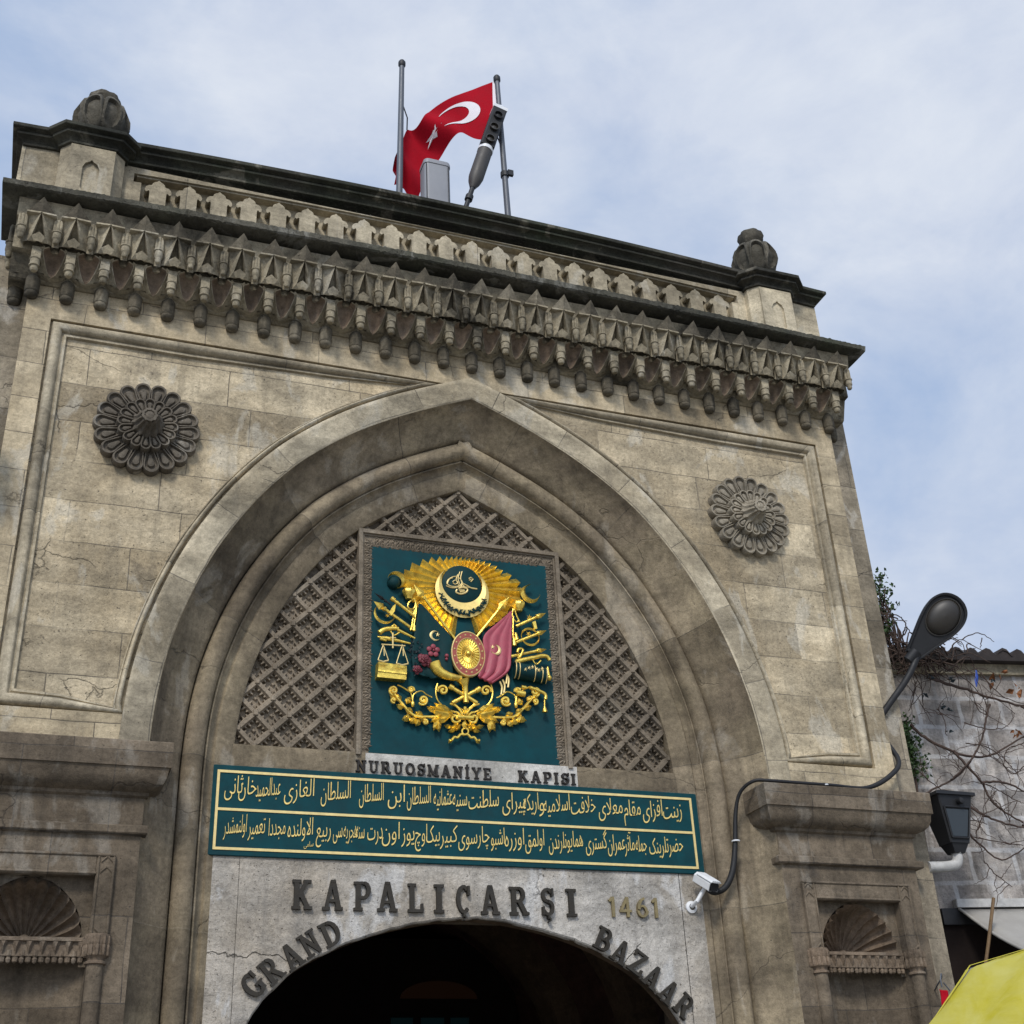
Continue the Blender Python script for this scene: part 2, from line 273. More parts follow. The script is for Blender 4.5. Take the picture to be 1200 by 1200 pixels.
# ------------------------------------------------------------------ mesh builder
class MB:
    def __init__(s): s.v = []; s.f = []; s.uv = {}; s.mi = []
    def face(s, pts, uv=None, mi=0):
        i = len(s.v); s.v += [tuple(p) for p in pts]; s.f.append(tuple(range(i, i+len(pts)))); s.mi.append(mi)
        if uv: s.uv[len(s.f)-1] = uv
    def grid(s, P, closed_u=False, closed_v=False, uv=None, mi=0):
        """P[i][j] points; shared vertices"""
        nu, nv = len(P), len(P[0]); base = len(s.v)
        for row in P: s.v += [tuple(p) for p in row]
        for i in range(nu if closed_u else nu-1):
            for j in range(nv if closed_v else nv-1):
                a = base+i*nv+j; b = base+((i+1) % nu)*nv+j; c = base+((i+1) % nu)*nv+(j+1) % nv; d = base+i*nv+(j+1) % nv
                s.f.append((a, b, c, d)); s.mi.append(mi)
                if uv: s.uv[len(s.f)-1] = [uv[i][j], uv[i+1][j], uv[i+1][j+1], uv[i][j+1]]
    def box(s, x0, x1, y0, y1, z0, z1, mi=0):
        p = [(x0, y0, z0), (x1, y0, z0), (x1, y1, z0), (x0, y1, z0), (x0, y0, z1), (x1, y0, z1), (x1, y1, z1), (x0, y1, z1)]
        b = len(s.v); s.v += p
        for q in ((0, 1, 5, 4), (1, 2, 6, 5), (2, 3, 7, 6), (3, 0, 4, 7), (4, 5, 6, 7), (3, 2, 1, 0)): s.f.append(tuple(b+k for k in q)); s.mi.append(mi)
    def prism(s, poly, y0, y1, mi=0):
        """poly in (x, z), front at y0, back at y1"""
        n = len(poly); b = len(s.v)
        s.v += [(x, y0, z) for x, z in poly] + [(x, y1, z) for x, z in poly]
        s.f.append(tuple(b+i for i in range(n))); s.mi.append(mi)
        for i in range(n):
            j = (i+1) % n; s.f.append((b+i, b+n+i, b+n+j, b+j)); s.mi.append(mi)
    def frustum(s, poly, poly2, y0, y1, mi=0):
        """front outline poly2 at y1 nearer the viewer, base poly at y0"""
        n = len(poly); b = len(s.v)
        s.v += [(x, y0, z) for x, z in poly] + [(x, y1, z) for x, z in poly2]
        s.f.append(tuple(b+n+i for i in range(n))); s.mi.append(mi)
        for i in range(n):
            j = (i+1) % n; s.f.append((b+i, b+j, b+n+j, b+n+i)); s.mi.append(mi)
    def lathe(s, prof, c, n=24, axis='z', lobes=None, mi=0, a0=0, a1=2*math.pi):
        P = []
        full = abs(a1-a0-2*math.pi) < 1e-6
        for k in range(n if full else n+1):
            a = a0+(a1-a0)*k/n; row = []
            for r, h in prof:
                rr = r*(1+(lobes(a, h) if lobes else 0))
                if axis == 'z': row.append((c[0]+rr*math.cos(a), c[1]+rr*math.sin(a), c[2]+h))
                elif axis == 'y': row.append((c[0]+rr*math.cos(a), c[1]+h, c[2]+rr*math.sin(a)))
                else: row.append((c[0]+h, c[1]+rr*math.cos(a), c[2]+rr*math.sin(a)))
            P.append(row)
        s.grid(P, closed_u=full, mi=mi)
    def tube(s, path, rad, n=8, mi=0, cap=True, flat=1.0):
        path = [Vector(p) for p in path]; L = len(path)
        if not isinstance(rad, (list, tuple)): rad = [rad]*L
        P = []; up = Vector((0, 1, .01)).normalized()
        for i, p in enumerate(path):
            t = (path[min(i+1, L-1)]-path[max(i-1, 0)]).normalized()
            a = up-t*up.dot(t)
            if a.length < .05: a = Vector((1, 0, 0))-t*t.x
            a.normalize(); b2 = t.cross(a); up = a if abs(t.y) > .9 else up
            P.append([p+(a*math.cos(2*math.pi*k/n)*flat+b2*math.sin(2*math.pi*k/n))*rad[i] for k in range(n)])
        b0 = len(s.v); s.grid(P, closed_v=True, mi=mi)
        if cap:
            s.f.append(tuple(b0+k for k in range(n))); s.mi.append(mi)
            s.f.append(tuple(b0+(L-1)*n+k for k in reversed(range(n)))); s.mi.append(mi)
    def ball(s, c, r, n=12, mi=0, sc=(1, 1, 1)):
        P = []
        for i in range(n//2+1):
            th = math.pi*i/(n//2); rr = max(math.sin(th), .02)
            P.append([(c[0]+sc[0]*r*rr*math.cos(2*math.pi*k/n), c[1]+sc[1]*r*rr*math.sin(2*math.pi*k/n), c[2]+sc[2]*r*math.cos(th)) for k in range(n)])
        s.grid(P, closed_v=True, mi=mi)
    def mesh(s, name, mats, smooth=None):
        me = bpy.data.meshes.new(name); me.from_pydata(s.v, [], s.f)
        for mt in (mats if isinstance(mats, (list, tuple)) else [mats]): me.materials.append(mt)
        me.polygons.foreach_set('material_index', s.mi)
        if s.uv:
            l = me.uv_layers.new(name='UVMap')
            for fi, uvs in s.uv.items():
                for li, q in zip(me.polygons[fi].loop_indices, uvs): l.data[li].uv = q
        bm = bmesh.new(); bm.from_mesh(me); bmesh.ops.recalc_face_normals(bm, faces=bm.faces); bm.to_mesh(me); bm.free()
        me.update()
        if smooth is not None:
            me.shade_smooth(); me.set_sharp_from_angle(angle=R(smooth))
        return me

def thing(name, label, cat, loc=(0, 0, 0), group=None):
    o = bpy.data.objects.new(name, None); col.objects.link(o); o.location = loc; o.empty_display_size = .2
    o['label'] = label; o['category'] = cat
    if group: o['group'] = group
    return o
def link(name, me, parent=None, loc=None, label=None):
    o = bpy.data.objects.new(name, me); col.objects.link(o)
    if parent is not None:
        o.parent = parent
        if parent.type == 'EMPTY': o.matrix_parent_inverse = Matrix.Translation(parent.location).inverted()
    if loc is not None: o.location = loc
    if label: o['label'] = label
    return o
def part(name, mb, mats, parent=None, smooth=None, loc=None, label=None, bevel=0):
    o = link(name, mb.mesh(name, mats, smooth), parent, loc, label)
    if bevel:
        md = o.modifiers.new('bevel', 'BEVEL'); md.width = bevel; md.segments = 1; md.limit_method = 'ANGLE'; md.angle_limit = R(50)
    return o
def tag(o, label, cat, group=None):
    o['label'] = label; o['category'] = cat
    if group: o['group'] = group
    return o

# ------------------------------------------------------------------ curve helpers (x, z plane)
def catmull(pts, n=6, closed=False):
    out = []; L = len(pts)
    for i in range(L if closed else L-1):
        g = lambda k: pts[k % L] if closed else pts[max(0, min(L-1, k))]
        p0, p1, p2, p3 = g(i-1), g(i), g(i+1), g(i+2)
        for k in range(n):
            t = k/n
            out.append(tuple(.5*((2*p1[d])+(-p0[d]+p2[d])*t+(2*p0[d]-5*p1[d]+4*p2[d]-p3[d])*t*t+(-p0[d]+3*p1[d]-3*p2[d]+p3[d])*t**3) for d in range(len(p1))))
    if not closed: out.append(tuple(pts[-1]))
    return out
def normals(path, closed=False):
    """right-hand mitre normals of a 2-D path (n scaled so that offsets stay parallel)"""
    L = len(path); out = []
    for i in range(L):
        a = path[i-1] if (i or closed) else None; b = path[i]; c = path[(i+1) % L] if (i < L-1 or closed) else None
        def nrm(p, q):
            dx, dz = q[0]-p[0], q[1]-p[1]; l = math.hypot(dx, dz) or 1; return (dz/l, -dx/l)
        if a is None: out.append(nrm(b, c)); continue
        if c is None: out.append(nrm(a, b)); continue
        n1, n2 = nrm(a, b), nrm(b, c); mx, mz = n1[0]+n2[0], n1[1]+n2[1]; l2 = mx*mx+mz*mz
        k = 2/l2 if l2 > .05 else 40
        out.append((mx*k, mz*k))
    return out
def offset(path, d, closed=False):
    return [(p[0]+n[0]*d, p[1]+n[1]*d) for p, n in zip(path, normals(path, closed))]
def sweep(mb, path, prof, closed=False, mi=0, scl_=None):
    """profile points (n, y): n along the right-hand normal of the path, y depth"""
    nr = normals(path, closed); L = [0]
    for i in range(1, len(path)+1): L.append(L[-1]+math.dist(path[i-1], path[i % len(path)]))
    k_ = scl_ or [1]*len(path); yb = prof[0][1]
    P = [[(p[0]+n[0]*s*k, yb+(y-yb)*(k*.5+.5), p[1]+n[1]*s*k) for s, y in prof] for p, n, k in zip(path, nr, k_)]
    uv = [[(L[i], s) for s, y in prof] for i in range(len(path)+1)]
    mb.grid(P, closed_u=closed, uv=uv, mi=mi)
# ================================================================== GROUND
g = MB(); g.face([(-300, -300, 0), (300, -300, 0), (300, 300, 0), (-300, 300, 0)])
part('ground', g, M['ground'])['kind'] = 'structure'

# ================================================================== THE GATE
gate = thing('stone_gate', 'tall weathered limestone gate with a pointed arch and carved cornice', 'gate')
HALF = [(2.865, 4.95), (2.852, 5.25), (2.825, 5.55), (2.77, 5.88), (2.68, 6.22), (2.56, 6.56), (2.39, 6.93), (2.12, 7.375), (1.80, 7.77), (1.50, 8.045),
        (1.16, 8.295), (.80, 8.505), (.42, 8.69), (0, 8.872)]
right = catmull(HALF, 4)                                   # springing -> apex
hood = [(-x, z) for x, z in right] + [(x, z) for x, z in reversed(right[:-1])]     # left springing -> apex -> right springing
hood_full = [(-2.865, 0.0), (-2.865, 3.0)] + hood + [(2.865, 3.0), (2.865, 0.0)]
AP = len(right)-1
def arch_off(d):                                           # the curve offset inwards by d, apex mitred
    return offset(hood, d)

# ---- wall : field level y=.03, borders proud at y=0, hood band at -.004
mb = MB()
# spandrel field (both sides of the hood), x-strips
hz = {}
band = offset(hood, -.245)                                 # outer edge of the hood band
sp = MB()
xs = sorted(set([round(x, 4) for x, z in hood]))
def hood_z(x):
    x = abs(x)
    pr = None
    for (xa, za), (xb, zb) in zip(right[:-1], right[1:]):
        if xb <= x <= xa: 
            t = 0 if xa == xb else (xa-x)/(xa-xb); return za+(zb-za)*t
    return 4.95
for xa, xb in zip(xs[:-1], xs[1:]):
    sp.face([(xa, .058, hood_z(xa)+.02), (xb, .058, hood_z(xb)+.02), (xb, .058, 9.7), (xa, .058, 9.7)])
for s in (-1, 1):
    a, b = sorted((s*2.865, s*4.32)); sp.face([(a, .058, 4.9), (b, .058, 4.9), (b, .058, 9.7), (a, .058, 9.7)])
part('wall_field', sp, M['field'], gate)
mb.box(-4.33, 4.33, 0, .09, 9.012, 9.75)
for s in (-1, 1):
    a, b = sorted((s*4.1, s*4.33)); mb.box(a, b, 0, .3, 4.9, 9.012)
    a, b = sorted((s*2.95, s*4.1)); mb.box(a, b, .0, .09, 4.9, 5.248)
    a, b = sorted((s*4.27, s*4.65)); st_ = MB(); st_.box(a, b, .15, 2.5, 0, 9.75); part('corner_strip', st_, M['strip'], gate)          # set-back strip at the corner
    a, b = sorted((s*4.0, s*4.33)); mb.box(a, b, .05, .4, 4.7, 9.7)
part('wall', mb, M['wall'], gate)
hb = MB()
sweep(hb, hood, [(-.245, .08), (-.245, -.004), (-.23, -.010), (-.20, -.010), (-.185, -.002), (-.012, -.004), (0, .004)])
part('hood_band', hb, M['hood'], gate, smooth=35)
# ---- spandrel panel mouldings
outer = offset(hood, -.262)
Z1, Z2 = 9.012, 5.248
rr = [(x, z) for x, z in outer if x > .0]
rr = [p for p in rr if p[1] < Z1 and p[1] > Z2]
# right panel, clockwise seen from the front: along the top, down the side, back along the bottom, up the rib
rib_up = list(reversed(rr))                                # bottom -> top
pan = [(.262, Z1), (1.4, Z1), (2.8, Z1), (4.1, Z1), (4.1, 7.2), (4.1, Z2), (3.6, Z2), (3.078, Z2)] + [p for p in rib_up if p[1] > Z2+.08 and p[1] < Z1-.06]
prof = [(.016, .060), (.018, .030), (.026, .004), (.045, -.018), (.070, -.024), (.096, -.012), (.112, .016), (.116, .040), (.128, .040), (.136, .026), (.156, .024), (.162, .060)]
ribprof = prof
for s, nm in ((1, 0), (-1, 1)):
    b = MB(); sweep(b, pan, prof, closed=True, scl_=[.42, .75, 1, 1, 1, 1, .9, .42]+[.42]*(len(pan)-8))
    if s < 0: b.v = [(-x, y, z) for x, y, z in b.v]
    part('panel_moulding', b, M['hood'], gate, smooth=50)
# ---- arch mouldings, from the hood edge in to the screen, running down both jambs
roll = [(.385+.088*math.cos(a), .355-.088*math.sin(a)) for a in [math.pi*(1-k/10) for k in range(11)]]
aprof = [(0, .0), (.018, .045), (.06, .105), (.12, .175), (.19, .240), (.25, .285), (.282, .315), (.290, .375)] + roll + [(.476, .380), (.486, .362), (.498, .362), (.504, .385)] + \
        [(.504+.066*t, .385+.05*t+.02*math.sin(math.pi*t)) for t in (.25, .5, .75)] + [(.572, .420), (.580, .420), (.728, .488), (.736, .495), (.738, .66)]
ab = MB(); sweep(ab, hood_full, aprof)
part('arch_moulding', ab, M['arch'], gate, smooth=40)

# ---- carved screen : diagonal bars with bosses and cusped cells
inner = arch_off(.735)
def inner_w(z):
    best = 0
    for (xa, za), (xb, zb) in zip(inner[:-1], inner[1:]):
        if xa > 0 and xb > 0 and min(za, zb) <= z <= max(za, zb) and za != zb:
            best = max(best, xa+(xb-xa)*(z-za)/(zb-za))
    if z < min(p[1] for p in inner): best = 2.135
    return best
GX, GZ, G0 = .1495, .1483, 7.758
def inside(x, z, mrg):
    if z < 5.12 or z > 8.3: return False
    if abs(x) > inner_w(min(z, 8.15))+mrg: return False
    if abs(x) < .98 and z < 7.40: return False
    return True
lt = MB()
lt.box(-2.25, 2.25, .590, .66, 5.0, 8.3)
def bar(xa, za, xb, zb, lift):
    dx, dz = xb-xa, zb-za; l = math.hypot(dx, dz); ux, uz = dx/l, dz/l; px, pz = -uz, ux
    q = lambda s, w, y: (xa+ux*s+px*w, y, za+uz*s+pz*w)
    w0, w1, yt = .036, .017, .522-lift
    for (wa, ya), (wb, yb) in (((-w0, .612), (-w0*.9, .56)), ((-w0*.9, .56), (-w1, yt)), ((-w1, yt), (w1, yt)), ((w1, yt), (w0*.9, .56)), ((w0*.9, .56), (w0, .612))):
        lt.face([q(0, wa, ya), q(0, wb, yb), q(l, wb, yb), q(l, wa, ya)])
for i in range(-15, 16):
    for j in range(-5, 20):
        if (i+j) % 2: continue
        x, z = i*GX, G0-j*GZ
        if inside(x, z, .05):
            k = .033; lt.frustum([(x-k, z-k), (x+k, z-k), (x+k, z+k), (x-k, z+k)], [(x-k*.5, z-k*.62), (x+k*.5, z-k*.62), (x+k*.62, z+k*.5), (x-k*.5, z+k*.62)], .54, .508)
        for dj, sg in ((1, 1), (1, -1)):
            x2, z2 = x+sg*GX, z-GZ
            if inside(x, z, .06) or inside(x2, z2, .06): bar(x, z, x2, z2, 0 if sg > 0 else .0012)
        # cusps in the cell below this node
        cx, cz = x, z-GZ
        if inside(cx, cz, .02):
            for sx in (-1, 1):
                for sz in (-1, 1):
                    for q, hgt in ((-.040, .026), (0, .042), (.040, .026)):
                        mx, mz = cx+sx*GX*.5, cz+sz*GZ*.5
                        ux, uz = sx*.7071, -sz*.7071; nx, nz = -sx*.7071, -sz*.7071
                        bx, bz = mx+ux*q+nx*.022, mz+uz*q+nz*.022
                        tx, tz = bx+nx*hgt, bz+nz*hgt
                        lt.frustum([(bx-ux*.019, bz-uz*.019), (bx+ux*.019, bz+uz*.019), (tx+ux*.008, tz+uz*.008), (tx-ux*.008, tz-uz*.008)],
                                   [(bx-ux*.012, bz-uz*.012), (bx+ux*.012, bz+uz*.012), (tx+ux*.003, tz+uz*.003), (tx-ux*.003, tz-uz*.003)], .612, .548)
                if sx < 0: lt.frustum([(cx, cz-.026), (cx+.026, cz), (cx, cz+.026), (cx-.026, cz)], [(cx, cz-.010), (cx+.010, cz), (cx, cz+.010), (cx-.010, cz)], .590, .566)
                lt.frustum([(cx+sx*.03-.008, cz-.02), (cx+sx*.03+.008, cz-.02), (cx+sx*.012+.004, cz+.012)], [(cx+sx*.03-.004, cz-.018), (cx+sx*.03+.004, cz-.018), (cx+sx*.012, cz+.01)], .612, .588)
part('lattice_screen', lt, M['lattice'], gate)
# ---- carved frame round the painted panel
fr = MB()
FX, FZ0, FZ1 = 1.045, 5.20, 7.475
def rframe(x0, z0, x1, z1, w, y0, y1):                     # w wide frame, three sides
    fr.box(-x1, -x1+w, y0, y1, z0, z1); fr.box(x1-w, x1, y0, y1, z0, z1); fr.box(-x1+w, x1-w, y0, y1, z1-w, z1)
rframe(0, FZ0, FX, FZ1, .040, .462, .62)
rframe(0, FZ0, FX-.040, FZ1-.040, .018, .486, .62)
fr.box(-FX+.058, -.905, .50, .62, FZ0, FZ1-.058); fr.box(.905, FX-.058, .50, .62, FZ0, FZ1-.058); fr.box(-.905, .905, .50, .62, 7.300, FZ1-.058)
def lotus(cx, cz, ux, uz):                                 # little palmette, pointing along (ux, uz)
    px, pz = -uz, ux
    def leaf(ang, l, w, y):
        ca, sa = math.cos(ang), math.sin(ang); dx, dz = ux*ca+px*sa, uz*ca+pz*sa; ex, ez = -dz, dx
        o = [(0, 0), (.45, w), (1, 0), (.45, -w)]
        P = [(cx+dx*l*a+ex*b, cz+dz*l*a+ez*b) for a, b in o]
        C = (cx+dx*l*.5, cz+dz*l*.5); b0 = len(fr.v)
        fr.v += [(x, .50, z) for x, z in P] + [(C[0], y, C[1])]
        for k in range(4): fr.f.append((b0+k, b0+(k+1) % 4, b0+4)); fr.mi.append(0)
    leaf(0, .098, .026, .474); leaf(.62, .092, .021, .478); leaf(-.62, .092, .021, .478); leaf(1.2, .066, .017, .484); leaf(-1.2, .066, .017, .484)
n = 17
for k in range(n): lotus(-.88+1.76*(k+.5)/n, 7.414, 0, -1); lotus(-.88+1.76*(k+.0)/n, 7.306, 0, 1)
n = 19
for k in range(n):
    z = 5.24+2.1*(k+.5)/n
    for s in (-1, 1): lotus(s*.985, z, -s, .0); lotus(s*.908, z+.055, s, 0)
part('screen_frame', fr, M['lattice'], gate)
ln = MB(); ln.box(-2.22, 2.22, .487, .66, 4.2, 5.226)
part('lintel', ln, M['arch'], gate)
ww = MB()                                                  # whitewashed strip on the lintel
top = [(-.955+2.045*k/24, 5.222) for k in range(25)]; bot = [(-.955+2.045*k/24, 5.0+random.uniform(-.01, .012)) for k in range(25)]
for k in range(24): ww.face([(bot[k][0], .483, bot[k][1]), (bot[k+1][0], .483, bot[k+1][1]), (top[k+1][0], .483, top[k+1][1]), (top[k][0], .483, top[k][1])])
part('whitewash_strip', ww, M['whitewash'], gate)
# ---- rendered wall with the entrance arch
EH = [(2.02, 0), (2.02, 1.2), (2.02, 2.35), (1.985, 2.68), (1.90, 2.965), (1.74, 3.18), (1.55, 3.355), (1.32, 3.49), (1.06, 3.605), (.80, 3.69), (.52, 3.755), (.25, 3.797), (0, 3.815)]
eh = catmull(EH[2:], 4); eh = EH[:2]+eh
earch = [(-x, z) for x, z in eh]+[(x, z) for x, z in reversed(eh[:-1])]
ar = MB()
def strip_above(mb, path, ztop, y):
    for (xa, za), (xb, zb) in zip(path[:-1], path[1:]):
        if xb-xa > 1e-5: mb.face([(xa, y, za), (xb, y, zb), (xb, y, ztop), (xa, y, ztop)])
jag = [(x+random.uniform(-.005, .005), z+random.uniform(-.006, .006)) if z > 0 else (x, z) for x, z in earch]
strip_above(ar, jag, 4.62, .44)
for s in (-1, 1):
    a, b = sorted((s*2.02, s*2.31)); ar.face([(a, .44, 0), (b, .44, 0), (b, .44, 4.62), (a, .44, 4.62)])
sweep(ar, jag, [(0, .44), (0.012, .452), (.016, .50)])
part('entrance_wall', ar, M['plaster'], gate)
ip = MB(); sweep(ip, earch, [(.016, .48), (.016, .60), (.004, .62), (-.5, .64)])
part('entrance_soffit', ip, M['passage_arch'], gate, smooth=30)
# ---- passage behind: barrel vault with ribs, end wall with a lit shop front
pv = MB()
def vault(x, z): return [(-x, 0), (-x, z*.62)]+[(-x*math.cos(a), z*.62+z*.38*math.sin(a)) for a in [math.pi*k/18 for k in range(1, 18)]]+[(x, z*.62), (x, 0)]
big = vault(2.75, 5.2); small = vault(2.5, 4.95)
P = [[(x, y, z) for y in (1.0, 4.0, 8.0, 12.0, 15.0)] for x, z in big]; pv.grid(P)
pv.face([(x, 15.0, z) for x, z in big])
pv.face([(-4.4, 1.0, 0), (4.4, 1.0, 0), (4.4, 1.0, .02), (-4.4, 1.0, .02)])
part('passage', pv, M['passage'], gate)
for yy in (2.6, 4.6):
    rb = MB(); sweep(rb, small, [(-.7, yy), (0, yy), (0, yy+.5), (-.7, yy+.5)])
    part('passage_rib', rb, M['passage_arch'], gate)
core = MB()                                                # masonry closing the gate round the passage
core.box(-4.5, 4.5, .66, 2.4, 5.25, 9.9)
for s in (-1, 1):
    a, b = sorted((s*2.32, s*4.4)); core.box(a, b, .62, 1.6, 0, 5.25)
core.box(-2.32, 2.32, .662, .98, 3.85, 5.25)
part('core', core, M['brown'], gate)

# ---- rosettes
def rosette(cx, cz, Rr, mat):
    b = MB(); y0 = .058
    def petal(ang, r0, r1, w, yb, yt):
        ca, sa = math.sin(ang), math.cos(ang)
        L = r1-r0
        def out(k):                                        # teardrop scaled about its heart by k
            o = []
            for i in range(18):
                t = 2*math.pi*i/18; cxl = r1-w
                a = cxl+w*math.cos(t) if math.cos(t) > -.2 else None
                if a is None:
                    u = (-math.cos(t)-.2)/.8; a = cxl-.2*w-(L-1.2*w)*u; bb = w*(.98-.62*u)*(1 if math.sin(t) >= 0 else -1)*(1 if u < .999 else 0)
                else: bb = w*math.sin(t)
                hc = r1-w-.15*L
                o.append((hc+(a-hc)*k, bb*k))
            return o
        rings = [(1.0, yb), (1.0, yt+.012), (.95, yt), (.80, yt), (.72, yt+.028), (.50, yt+.030), (.40, yt+.008), (.18, yt+.004)]
        P = []
        for k, y in rings:
            P.append([(cx+r*ca+t*sa, y, cz+r*sa-t*ca) for r, t in out(k)])
        b.grid(P, closed_v=True)
        b.face(P[-1])
    n = 18
    for k in range(n): petal(2*math.pi*(k+.5)/n, Rr*.40, Rr, Rr*.150, y0, y0-.085)
    b.lathe([(.001, -.05), (Rr*.62, -.05), (Rr*.62, 0)], (cx, y0, cz), 36, 'y')
    n = 16
    for k in range(n): petal(2*math.pi*k/n, Rr*.18, Rr*.575, Rr*.098, y0-.05, y0-.145)
    b.lathe([(.001, -.11), (Rr*.36, -.11), (Rr*.36, 0)], (cx, y0, cz), 32, 'y')
    # fluted, twisted knob
    P = []
    prof = [(.30, -.11), (.285, -.15), (.25, -.17), (.215, -.20), (.19, -.235), (.165, -.27), (.15, -.285)]
    for i in range(49):
        row = []
        for k, (r, y) in enumerate(prof):
            a = 2*math.pi*i/48+k*.10; q = 1+.09*math.cos(12*a-k*.9)
            row.append((cx+Rr*r*q*math.cos(a), y0+y, cz+Rr*r*q*math.sin(a)))
        P.append(row)
    b.grid(P)
    b.lathe([(Rr*.15, -.285), (Rr*.145, -.300), (Rr*.10, -.303), (Rr*.085, -.290), (Rr*.06, -.298), (.001, -.302)], (cx, y0, cz), 24, 'y', lobes=lambda a, h: .08*math.cos(9*a))
    return b
part('rosette', rosette(-3.145, 7.975, .475, 0), M['rosette'], gate, smooth=40, label='dark, heavily crusted carved flower on the left spandrel')
part('rosette', rosette(3.09, 7.955, .475, 0), M['rosette_pale'], gate, smooth=40, label='pale, cleaner carved flower on the right spandrel')

# ---- muqarnas cornice
SP = .3073
cn = MB()
# body behind the carving
body = [(.3, 9.365), (-.02, 9.365), (-.045, 9.38), (-.075, 9.46), (-.13, 9.598), (-.20, 9.605), (-.20, 9.80), (-.215, 9.885), (-.30, 9.90), (-.34, 10.085), (.3, 10.085)]
for s, e in ((-1, 4.50),):
    b0 = len(cn.v); n = len(body)
    cn.v += [(-4.52, y, z) for y, z in body]+[(4.52, y, z) for y, z in body]
    for i in range(n): cn.f.append((b0+i, b0+(i+1) % n, b0+n+(i+1) % n, b0+n+i)); cn.mi.append(0)
    cn.f.append(tuple(b0+i for i in range(n))); cn.f.append(tuple(b0+n+i for i in range(n))); cn.mi += [0, 0]
# upper tier of folded, spear-shaped niches (apex above the lower pendants)
def hf(mbd, cx, h, z0, z1, nx, nz, fy, fz0=None):
    P = []
    for i in range(nx+1):
        u = -1+2*i/nx; row = []
        for j in range(nz+1):
            tt = j/nz; zb = z0+(fz0(u) if fz0 else 0); z = zb+(z1-zb)*tt
            row.append((cx+u*h, fy(u*h, z), z))
        P.append(row)
    mbd.grid(P)
ZT, ZB = 9.892, 9.612
def lens_rise(x, z):                                          # long ledge and parapet raised towards the middle to imitate barrel lens distortion
    c = max(0, (z-9.70)*.155) if z < 10.2 else .078+(z-10.2)*.060
    return c*max(0, 1-(x/4.66)**2)
def bow(mb): mb.v = [(x, y, z+lens_rise(x, z)) for x, y, z in mb.v]; return mb
def spear_niche(b, cx):
    """two folded blades meeting at a point, a dark cleft between them and a chevron foot"""
    fy = lambda z: -.320-.085*(z-ZB)/(ZT-ZB)               # leans out towards the top
    j = lambda: random.uniform(-.003, .003)
    A0 = (cx+j(), fy(ZT)-.014, ZT+j())
    for s_ in (1, -1):
        A = A0; A2 = (cx+s_*.016, fy(ZT)+.006, ZT-.004); O = (cx+s_*.130, fy(ZB)+.055, ZB+.020); Bm = (cx+s_*.092, fy(ZB)+.010, ZB)
        I = (cx+s_*.060, fy(9.655)-.016, 9.655); rib = (cx+s_*.080, fy(9.72)+.020, 9.72)
        b.face([A, I, rib]); b.face([A, rib, A2]); b.face([A2, rib, O]); b.face([I, Bm, rib]); b.face([rib, Bm, O])
        b.face([A2, O, (O[0], O[1]+.12, O[2]), (A2[0], A2[1]+.12, A2[2])])
        b.face([A2, O, (cx+s_*.130, fy(ZB)+.072, ZB+.02), (cx+s_*.130, fy(ZT)+.060, ZT)]); b.face([(cx, fy(ZT)-.012, ZT-.004), (cx+s_*.130, fy(ZT)-.004, ZT-.004), (cx+s_*.130, fy(ZT)-.004, ZT-.020), (cx+s_*.012, fy(ZT)-.012, ZT-.020)]); b.face([(cx, fy(ZT)-.012, ZT-.004), (cx+s_*.130, fy(ZT)-.004, ZT-.004), (cx+s_*.130, -.25, ZT-.003), (cx, -.25, ZT-.003)]); b.face([(cx+s_*.012, fy(ZT)-.012, ZT-.020), (cx+s_*.130, fy(ZT)-.004, ZT-.020), (cx+s_*.130, fy(ZT)+.06, ZT-.020), (cx+s_*.012, fy(ZT)+.06, ZT-.020)])
        Ib = (cx+s_*.050, fy(9.655)+.12, 9.66); Ab = (cx, fy(ZT)+.05, ZT-.015); b.face([A, Ab, Ib, I])
        C = (cx, fy(9.72)+.012, 9.715); Cb = (cx, fy(ZB)-.016, ZB-.004)
        b.face([C, Cb, (cx+s_*.030, fy(ZB)+.012, ZB), I]); b.face([Cb, (cx+s_*.030, fy(ZB)+.012, ZB), Bm]); b.face([I, (cx+s_*.030, fy(ZB)+.012, ZB), Bm]); b.face([C, I, Ib, (cx, fy(9.72)+.12, 9.73)])
        b.face([(cx, fy(9.70)+.12, 9.70), Ib, Ab])
def shell_niche(b, cx):
    """lower tier: brown hollow leaf framed by pale folded facets running down to a point"""
    h = .122; fr_y = lambda t: -.115-.165*t
    def hw(t): return .100*min(1, (t*1.12)**.60)*(1 if t < .84 else math.sqrt(max(0, 1-((t-.84)/.18)**2)))
    NT_, NU = 14, 12
    P = []
    for i in range(NT_+1):
        t = i/NT_; z = 9.378+.222*t; w_ = max(hw(t), .0015)
        P.append([(cx+w_*(-1+2*j/NU), fr_y(t)+.105*(1-(-1+2*j/NU)**2)**.6*min(1, t*1.7), z) for j in range(NU+1)])
    b.grid(P, mi=1)
    for s_ in (1, -1):
        Q = []
        for i in range(NT_+1):
            t = i/NT_; z = 9.378+.222*t; w_ = max(hw(t), .0015); zo = 9.435+.165*t
            mx = (w_+h)/2
            Q.append([(cx+s_*w_, fr_y(t), z), (cx+s_*(w_+.007), fr_y(t)-.008, z+.003), (cx+s_*mx, fr_y(t)+.006, (z+zo)/2-.004), (cx+s_*(mx+.008), fr_y(t)-.010, (z+zo)/2+.004), (cx+s_*h, fr_y(t)+.015, zo)])
        b.grid(Q)
    e = [(cx, fr_y(0), 9.378), (cx+h, fr_y(0)+.015, 9.435), (cx+h, .0, 9.40), (cx, .0, 9.372), (cx-h, .0, 9.40), (cx-h, fr_y(0)+.015, 9.435)]
    b.face([e[0], e[1], e[2], e[3]]); b.face([e[0], e[3], e[4], e[5]])
lowm = MB()
kt = MB()
